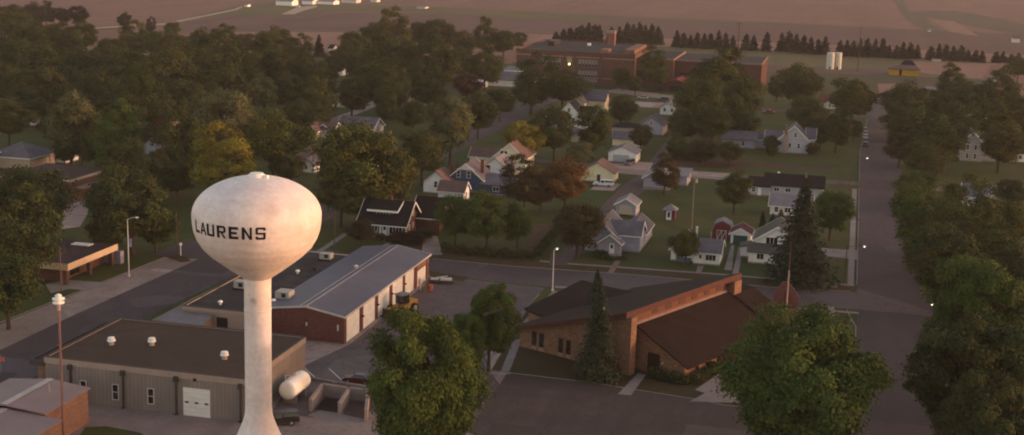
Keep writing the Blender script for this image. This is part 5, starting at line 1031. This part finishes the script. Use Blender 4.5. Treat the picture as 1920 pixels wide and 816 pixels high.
# named trees, nearest first
tree(806, 594, 232, 1.5, 'green', 'big leafy green tree in front of the car park, left of the lane', kind='near')
tree(868, 603, 92, 1.3, 'green', 'shorter green tree wedged between the big one and the smaller bushy one', kind='near')
tree(920, 544, 118, 1.35, 'green', 'smaller bushy green tree behind the big one, beside the church', kind='near')
tree(1518, 602, 335, .95, 'green', 'huge round green tree at the bottom right in front of the church', kind='near')
tree(1858, 515, 240, 1.15, 'green', 'large green tree filling the right edge above the bottom corner', kind='near')
tree(1850, 612, 262, 1.1, 'dark', 'very dark spreading tree overhanging the street at lower right', kind='near')
tree(1870, 720, 220, 1.1, 'dark', 'dark tree in the bottom right corner', kind='near')
tree(1127, 520, 76, 2.6, 'blue', 'tall grey-green spruce in front of the church south wall', kind='spruce', name='spruce_tree')
tree(1121, 503, 52, 2.2, 'spruce', 'darker spruce just behind the tall one, over the church roof', kind='spruce', name='spruce_tree')
tree(1512, 338, 116, 1.7, 'spruce', 'big dark ragged spruce in front of the white two-storey house', kind='spruce', name='spruce_tree')
tree(1562, 362, 80, 1.15, 'green', 'round green tree right behind the big dark spruce')
tree(1380, 328, 66, 1.15, 'dark', 'round dark tree on the lawn left of the black-roofed ranch')
tree(1248, 308, 56, 1.05, 'bronze', 'round dark bronze tree beside the pale blue garage')
tree(1288, 432, 52, 1.4, 'olive', 'slim olive tree in front of the small white house')
tree(1085, 386, 92, 1.12, 'bronze', 'dense dark bronze tree left of the lavender house')
tree(1062, 306, 90, 1.05, 'orange', 'orange-brown autumn tree beside the white pickup')
tree(985, 318, 80, 1.05, 'bronze', 'green and bronze tree right of the row of gables')
tree(1015, 340, 60, 1.0, 'bronze', 'low bronze tree left of the orange autumn tree')
tree(855, 372, 74, 1.25, 'green', 'green tree at the left end of the hedge by the cross street', kind='round')
tree(915, 368, 88, 1.2, 'green', 'broad green tree in the middle of the hedge by the cross street')
tree(972, 388, 62, 1.3, 'green', 'narrow green tree at the right end of the hedge by the cross street', kind='tall')
tree(678, 412, 52, 1.0, 'bronze', 'small dark bronze tree at the left corner of the brick bungalow')
tree(982, 232, 78, 1.0, 'yellow', 'yellow-olive tree above the cream gabled house')
tree(1042, 207, 88, 1.1, 'dark', 'dark green tree left of the tall white farmhouse')
tree(1115, 206, 70, 1.35, 'mid', 'upright green tree right of the tall white farmhouse', kind='tall')
tree(1086, 268, 54, .9, 'pale', 'small pale green tree above the white double garage')
tree(1203, 236, 42, 1.2, 'dark', 'small dark tree between the double garage and the blue-grey house')
tree(1165, 182, 56, 1.05, 'mid', 'mid green tree before the school link drive')
tree(998, 128, 92, .95, 'dark', 'large round dark tree at the left in front of the school')
tree(1056, 131, 90, .9, 'dark', 'large round dark tree close in front of the school windows')
tree(1168, 130, 36, 1.1, 'dark', 'small dark tree in front of the school link')
tree(1192, 146, 30, 1.1, 'dark', 'smallest dark tree in front of the school link, right of the other')
tree(1230, 108, 56, 1.15, 'mid', 'green tree in front of the lower school link')
tree(1345, 102, 100, 1.3, 'mid', 'tall green tree in front of the school east wing', kind='tall')
tree(1308, 150, 90, 1.15, 'mid', 'broad green tree below the tall one by the east wing')
tree(1398, 148, 80, 1.25, 'mid', 'green tree right of the tall one by the east wing')
tree(1420, 134, 22, 1.6, 'dark', 'small dark evergreen at the right end of the school', kind='pine')
tree(1284, 206, 64, 1.1, 'dark', 'dark tree above the gravel alley')
tree(1340, 200, 80, 1.05, 'dark', 'dark spreading tree in the middle of the back gardens', kind='spread')
tree(1395, 205, 60, 1.1, 'dark', 'dark tree left of the pale bungalow')
tree(1270, 262, 42, .9, 'mid', 'low green tree at the top of the big lawn')
tree(1320, 262, 60, .8, 'bronze', 'low brownish tree at the back of the garden plot')
tree(1370, 268, 50, .85, 'mid', 'low green tree in front of the pale bungalow')
tree(1498, 126, 84, 1.0, 'mid', 'round green tree left of the two behind the side street')
tree(1458, 148, 44, 1.0, 'dark', 'dark tree at the left flank of the round green tree')
tree(1602, 150, 88, 1.05, 'mid', 'round green tree on the left of the side street far end')
tree(1520, 188, 76, 1.0, 'mid', 'green tree behind the big white house')
tree(1572, 210, 56, 1.4, 'dark', 'tall dark tree right of the big white house', kind='tall')
tree(1540, 236, 42, 1.1, 'dark', 'dark tree touching the right of the big white house')
tree(1446, 255, 30, 1.0, 'dark', 'small dark tree at the left corner of the big white house')
tree(1602, 226, 34, 1.2, 'dark', 'dark tree beside the row of parked cars')
tree(1700, 160, 86, 1.0, 'dark', 'round dark tree at the right of the side street far end')
tree(1785, 138, 54, 1.05, 'dark', 'round dark tree standing highest right of the side street')
tree(1735, 205, 110, 1.0, 'dark', 'broad dark tree overhanging the side street, right of the parked cars')
tree(1718, 322, 72, 1.05, 'green', 'green tree at the corner where the far lane crosses', )
tree(1728, 360, 108, 1.15, 'green', 'leaning green tree overhanging the right side of the street')
tree(1800, 372, 120, 1.15, 'mid', 'green tree left of the yellowish one at the right edge')
tree(1888, 374, 100, 1.1, 'olive', 'yellowish olive tree at the right edge')
tree(1780, 430, 150, 1.1, 'dark', 'broad dark tree on the right of the side street near the crossing')
tree(1890, 450, 120, 1.1, 'dark', 'dark tree at the right edge below the yellowish one')
tree(1740, 440, 80, 1.0, 'dark', 'dark tree low at the kerb on the right of the side street')
tree(1450, 400, 16, 1.7, 'spruce', 'small dark column shrub behind the two-storey house, right one', kind='pine', name='conifer_shrub')
tree(1431, 396, 14, 2.1, 'spruce', 'small dark column shrub on the lawn left of the two-storey house', kind='pine', name='conifer_shrub')
tree(1465, 392, 14, 1.5, 'dark', 'little dark bush before the grey-roofed house', kind='pine', name='conifer_shrub')
# left and centre
tree(422, 272, 122, 1.0, 'yellow', 'golden yellow tree just above the tower tank')
tree(512, 212, 112, 1.15, 'olive', 'yellowish olive tree above right of the golden tree')
tree(680, 240, 178, 1.05, 'olive', 'very large olive-green tree right of the tower tank')
tree(735, 290, 96, 1.2, 'mid', 'green tree at the right flank of the very large one')
tree(640, 320, 100, 1.1, 'mid', 'green tree low in front of the very large one')
tree(792, 246, 92, 1.15, 'mid', 'green tree above the row of gabled houses')
tree(846, 192, 92, 1.3, 'pale', 'pale feathery olive tree in the centre', kind='tall')
tree(898, 178, 70, 1.2, 'dark', 'dark tree right of the pale feathery one')
tree(728, 182, 46, 1.3, 'dark', 'slim dark tree in front of the distant grey-roofed house')
tree(775, 190, 60, 1.1, 'mid', 'green tree between the distant grey-roofed house and the pale feathery tree')
tree(878, 140, 56, .9, 'maroon', 'low reddish brown tree below the gleaming white roof')
tree(832, 132, 40, .9, 'dry', 'thin bare-looking grey tree left of the gleaming white roof')
tree(910, 104, 66, 1.0, 'mid', 'green tree between the gleaming white roof and the school')
tree(940, 168, 60, 1.0, 'dark', 'dark tree below the green one by the school')
tree(56, 318, 150, .95, 'dark', 'big dark round tree at the left edge, in front of the brick commercial building')
tree(244, 325, 158, 1.0, 'dark', 'big dark round tree left of the tower tank')
tree(28, 400, 145, 1.1, 'dark', 'big dark tree at the left edge beside the cream-fascia building')
tree(10, 480, 130, 1.1, 'dark', 'dark tree in the left corner below the big one')
tree(200, 400, 80, 1.0, 'dark', 'dark tree at the right of the flat dark roof')
tree(290, 395, 80, 1.0, 'dark', 'dark tree behind the tall white street lamp')
tree(215, 226, 92, 1.25, 'green', 'fresh green tree in the middle of the left wood')
tree(228, 268, 96, 1.2, 'mid', 'green tree just below the fresh green one')
tree(130, 185, 100, 1.3, 'pale', 'tall pale olive tree at the left, above the white garage', kind='tall')
tree(152, 212, 72, 1.4, 'pale', 'pale olive tree leaning against the tall pale one', kind='tall')
tree(178, 242, 60, 1.3, 'mid', 'green tree left of the fresh green one')
tree(14, 188, 74, 1.2, 'mid', 'green tree at the left edge above the broad hipped roof')
tree(425, 178, 118, 1.05, 'pale', 'broad pale olive tree in the middle of the wood')
tree(470, 225, 74, 1.1, 'olive', 'olive tree above the golden yellow one')
tree(345, 238, 96, 1.2, 'dark', 'dark tree left of the golden yellow one')
tree(330, 305, 70, 1.1, 'dark', 'dark tree at the lower left of the golden yellow one')
tree(296, 222, 34, 1.1, 'maroon', 'small maroon tree in front of the pinkish house')
tree(495, 146, 62, 1.2, 'pale', 'pale green tree in the middle of the back wood')
tree(590, 172, 74, 1.1, 'mid', 'green tree left of the small distant white garage')
tree(545, 290, 60, 1.1, 'dark', 'dark tree between the golden tree and the cream house')
tree(598, 66, 24, 1.7, 'spruce', 'slim dark conifer against the salmon field', kind='pine', name='conifer_tree')
tree(233, 26, 26, 1.25, 'hazy', 'lone dark tree by the distant gravel road', name='tree')
tree(281, 40, 20, 1.3, 'hazy', 'small dark tree right of the lone one by the gravel road')
tree(322, 42, 34, .9, 'mid', 'rounded tree third from the lone one along the gravel road')
GW = 'trees of the dense wood covering the far left of the town'; LW = 'dark green tree packed into the dense wood at the far left of the town'
for cx_, yt_, wp, c in ((20,12,60,'hazy'),(62,10,50,'hazy'),(86,14,36,'hazy'),(118,16,34,'hazy'),(148,13,36,'hazy'),(40,22,70,'dark'),(5,40,70,'dark'),(60,44,80,'dark'),(100,50,70,'dark'),(160,45,54,'dark'),
    (128,66,70,'dark'),(20,75,90,'dark'),(205,74,60,'mid'),(70,88,90,'dark'),(245,60,64,'mid'),(285,60,50,'dark'),(320,62,86,'mid'),(375,58,60,'mid'),(418,68,62,'dark'),(455,64,50,'dark'),(500,62,60,'mid'),(525,56,66,'mid'),(558,82,56,'dark'),
    (150,98,96,'dark'),(230,96,96,'mid'),(310,100,110,'mid'),(395,92,100,'dark'),(460,98,80,'mid'),(520,96,80,'dark'),(575,112,70,'dark'),(610,120,50,'dark'),(5,120,90,'dark'),(80,130,100,'dark'),(180,140,90,'dark'),(265,148,96,'dark'),(350,150,84,'dark'),(430,134,80,'dark'),
    (545,142,72,'mid'),(600,146,72,'dark'),(50,160,80,'dark'),(232,180,80,'dark'),(300,172,70,'dark'),(372,196,70,'mid'),(560,190,64,'dark'),(100,215,60,'dark'),(275,235,50,'dark'),(300,300,60,'dark'),(120,262,50,'dark')):
    tree(cx_, yt_, wp, 1.0 + .15*random.random(), c, LW, GW)
GC = 'trees of the dense wood between the salmon field and the school'; LC = 'dark green tree packed into the wood between the salmon field and the school'
for cx_, yt_, wp, c in ((665,62,54,'dark'),(705,48,60,'dark'),(745,40,70,'mid'),(790,44,60,'dark'),(826,40,72,'dark'),(868,62,50,'dark'),(908,52,50,'dark'),(945,58,52,'dark'),(972,62,30,'dark'),(650,84,60,'dark'),(690,98,70,'mid'),(748,72,100,'mid'),(820,84,86,'dark'),(868,92,60,'dark'),
    (672,104,50,'mid'),(716,120,90,'dark'),(790,122,80,'dark'),(660,150,70,'dark'),(730,150,70,'dark'),(805,150,60,'dark')):
    tree(cx_, yt_, wp, 1.0 + .15*random.random(), c, LC, GC)
GR = 'trees of the dark wood on the right of the side street'; LR = 'dark green tree packed into the wood on the right of the side street'
for cx_, yt_, wp, c in ((1765,172,60,'dark'),(1825,160,70,'dark'),(1880,150,80,'dark'),(1912,108,44,'dark'),(1800,195,80,'dark'),(1860,190,80,'mid'),(1910,200,70,'dark'),(1690,200,60,'dark'),(1770,230,90,'dark'),(1880,235,90,'mid'),
    (1690,255,60,'bronze'),(1740,268,80,'dark'),(1900,340,60,'dark'),(1845,395,90,'dark'),(1840,440,100,'dark')):
    tree(cx_, yt_, wp, 1.0 + .15*random.random(), c, LR, GR)
GB = 'conifers of the windbreak row beyond the sports field'; LB = 'dark conifer standing in the long windbreak row beyond the sports field'
def wb(x, yb, yt, w=14):
    X, Y = G(x, yb); h = RY(x, yt, Y)[1]; place('pine%d' % (tcount % 2), X, Y + random.uniform(-2, 2), w * 1.45 * depth(X, Y) / F / .5, h * random.uniform(.9, 1.12), 'hazy', LB, GB, 'conifer_tree')
rows = [(1043,80,58,12),(1056,81,55,16),(1068,81,52,16),(1080,82,53,16),(1090,82,48,20),(1102,82,46,20),(1114,82,45,20),(1122,82,50,16),(1146,82,50,14),(1161,82,47,14),(1174,83,46,16),(1186,83,47,16),(1197,83,46,16),(1208,83,47,16),(1220,83,48,14),(1233,84,50,16),(1238,84,56,10),
 (1269,88,57,14),(1282,89,60,14),(1294,90,63,12),(1306,91,64,12),(1320,92,60,14),(1332,92,60,14),(1346,93,60,14),(1360,94,64,12),(1373,94,64,13),(1398,95,63,14),(1412,95,68,14),(1437,96,63,14),(1464,97,62,16),(1478,98,62,16),(1492,99,64,15),(1506,100,63,14),(1519,101,67,14),(1533,102,72,12),(1546,102,67,16),
 (1574,106,72,13),(1587,106,73,13),(1599,106,74,13),(1612,107,73,13),(1625,107,71,14),(1640,108,73,14),(1654,108,73,14),(1666,109,82,12),(1680,110,86,13),(1692,110,76,16),(1706,110,81,13),(1719,110,82,13),(1744,112,86,14),(1760,112,85,13),(1772,113,85,13),(1786,114,83,15),(1801,114,85,15),(1814,115,91,13),(1828,116,93,12),(1840,117,94,12),(1867,118,97,13),(1880,118,98,13),(1895,119,101,12),(1908,119,100,13)]
for a in rows: wb(a[0], a[1], a[2], a[3])

# shrubs and hedges
def bush(x, y, w, h, colr, label, cat='shrub', ry=None, key=None, name='shrub'):
    X, Y = G(x, y) if ry is None else (x, y)
    cm = PROTO[key or 'round%d' % (int(X*7) % 4)][0]
    rt = empty(name, (X, Y, -.25*h), random.uniform(0, 6), label, cat); rt.scale = (w, w, h*1.35)
    c = bpy.data.objects.new('crown', cm); col.objects.link(c); c.parent = rt; c.material_slots[0].link = 'OBJECT'; c.material_slots[0].material = LM[colr]
    return rt
bush(745, 456, 3.6, 2.4, 'maroon', 'dark reddish shrub left of the bungalow steps hedge')
bush(775, 459, 5.0, 2.8, 'maroon', 'dark reddish shrub at the right corner of the brick bungalow')
bush(795, 452, 4.2, 2.6, 'dark', 'dark shrub beside the bungalow driveway')
bush(716, 452, 2.6, 1.5, 'mid', 'small green shrub left of the bungalow steps')
bush(1130, 484, 3.8, 1.2, 'dark', 'low dark shrub under the wall of the lavender house')
bush(1440, 478, 4.4, 3.0, 'dark', 'dark shrub at the left corner of the white two-storey house')
bush(1268, 296, 5.0, 2.6, 'mid', 'low green bush at the left end of the bare garden strip')
bush(1290, 300, 6.0, 2.4, 'dark', 'wide dark bush in the middle of the garden strip edge')
bush(1318, 303, 5.0, 2.2, 'mid', 'low green bush at the right of the wide dark bush in the garden')
bush(1446, 292, 4.0, 3.4, 'dark', 'dark bush against the left wall of the big white house')
bush(1520, 291, 4.5, 3.4, 'dark', 'dark bush at the right corner of the big white house')
bush(1240, 330, 3.0, 2.0, 'dark', 'small dark bush at the bend of the gravel alley')
bush(1262, 243, 4.5, 3.0, 'dark', 'dark shrub right of the blue-grey house')
def hedge(pts, w, h, colr, label, dens=22):
    """a clipped row: leaves filling a long low box, one mesh"""
    global rng; rng = np.random.default_rng(len(label)); P = []
    for (ax, ay), (bx, by) in zip(pts[:-1], pts[1:]):
        L = math.hypot(bx-ax, by-ay); n = int(L*w*h*dens*2.2) + 50; t = rng.uniform(0, 1, n); s = rng.uniform(-.5, .5, n)*w; z = rng.uniform(.05, 1, n)**.7*h*(1+.18*np.sin(t*L*1.7)+.1*np.sin(t*L*4.1))
        nx, ny = -(by-ay)/L, (bx-ax)/L; P.append(np.stack([ax+(bx-ax)*t+nx*s, ay+(by-ay)*t+ny*s, z], 1))
    P = np.concatenate(P); n = len(P); nn = rng.normal(size=(n, 3)); nn[:, 2] += .6; nn /= np.linalg.norm(nn, axis=1)[:, None]
    me = leaf_mesh('hedge', P, nn, rng.uniform(.12, .3, n), rng.uniform(.45, .8, (n, 1))*np.array([[1, 1, 1]])); me.materials.append(LM[colr]); o = bpy.data.objects.new('hedge', me); col.objects.link(o); return tag(o, label, 'hedge')
hedge([G(828,473), G(905,482), G(1002,487)], 1.6, 1.9, 'mid', 'long trimmed hedge between the three green trees and the cross street')
hedge([G(1006,484), G(1052,430)], 1.5, 1.8, 'mid', 'hedge running back from the street beside the bare garden plot')
hedge([G(1217,706), G(1250,715), G(1292,722)], 1.8, 1.5, 'dark', 'dark hedge along the church south wall right of the door')
hedge([G(1300,722), G(1345,694)], 1.8, 1.4, 'mid', 'green hedge along the church east wall')
hedge([(-50,282.0+7),(-44.5,282+8)], .9, .8, 'dark', 'low dark hedge under the lavender house front')

# ------------------------------------------------------------------ haze, sky, sun, camera
hz = MB().box(-900, -60, -1.0, 700, 2300, 76).build('haze', None)
hz.data.materials.clear(); m = bpy.data.materials.new('haze_air'); m.use_nodes = True; nt = m.node_tree; nt.nodes.clear()
ou = nt.nodes.new('ShaderNodeOutputMaterial'); pv = nt.nodes.new('ShaderNodeVolumePrincipled'); nt.links.new(pv.outputs[0], ou.inputs['Volume'])
pv.inputs['Color'].default_value = (.90, .83, .82, 1); pv.inputs['Density'].default_value = .00007; pv.inputs['Anisotropy'].default_value = .1
hz.data.materials.append(m); hz['kind'] = 'stuff'; hz.display_type = 'WIRE'
for x_, y_ in ((0, 0),): pass
w = bpy.data.worlds.new('World'); sc.world = w; w.use_nodes = True; nt = w.node_tree; bg_ = nt.nodes['Background']
sk = nt.nodes.new('ShaderNodeTexSky'); sk.sky_type = 'NISHITA'; sk.sun_disc = False
EL, AZ_ = math.radians(4.5), math.radians(78)          # azimuth clockwise from +Y
sk.sun_elevation = EL; sk.sun_rotation = AZ_; sk.altitude = 300; sk.air_density = 1.0; sk.dust_density = 1.5; sk.ozone_density = 1.0
t_ = mix(nt, sk.outputs[0], (1.0, .75, .66), 1.0, 'MULTIPLY'); nt.links.new(t_, bg_.inputs[0]); bg_.inputs[1].default_value = .15
L = bpy.data.lights.new('sun', 'SUN'); L.energy = 0.36; L.color = (1, .64, .47); L.angle = math.radians(.6); lo = bpy.data.objects.new('sun', L); col.objects.link(lo)
sd = Vector((math.sin(AZ_)*math.cos(EL), math.cos(AZ_)*math.cos(EL), math.sin(EL))); lo.rotation_euler = sd.to_track_quat('Z', 'Y').to_euler()
cam = bpy.data.cameras.new('camera'); co = bpy.data.objects.new('camera', cam); col.objects.link(co); sc.camera = co
cam.sensor_width = 36; cam.lens = F / 1920 * 36; cam.clip_end = 8000; cam.clip_start = 1
co.matrix_world = Matrix(((RT[0], -DN[0], -FW[0], 0), (RT[1], -DN[1], -FW[1], 0), (RT[2], -DN[2], -FW[2], CH), (0, 0, 0, 1)))
sc.view_settings.view_transform = 'Standard'; sc.view_settings.look = 'None'; sc.view_settings.gamma = 1; sc.view_settings.exposure = 2.18
sc.render.engine = 'CYCLES'; cy_ = sc.cycles; cy_.use_denoising = True; cy_.max_bounces = 6; cy_.diffuse_bounces = 3; cy_.volume_bounces = 1; cy_.transparent_max_bounces = 4
sc.render.filter_size = 1.5 if False else sc.render.filter_size; cy_.filter_width = 2.0
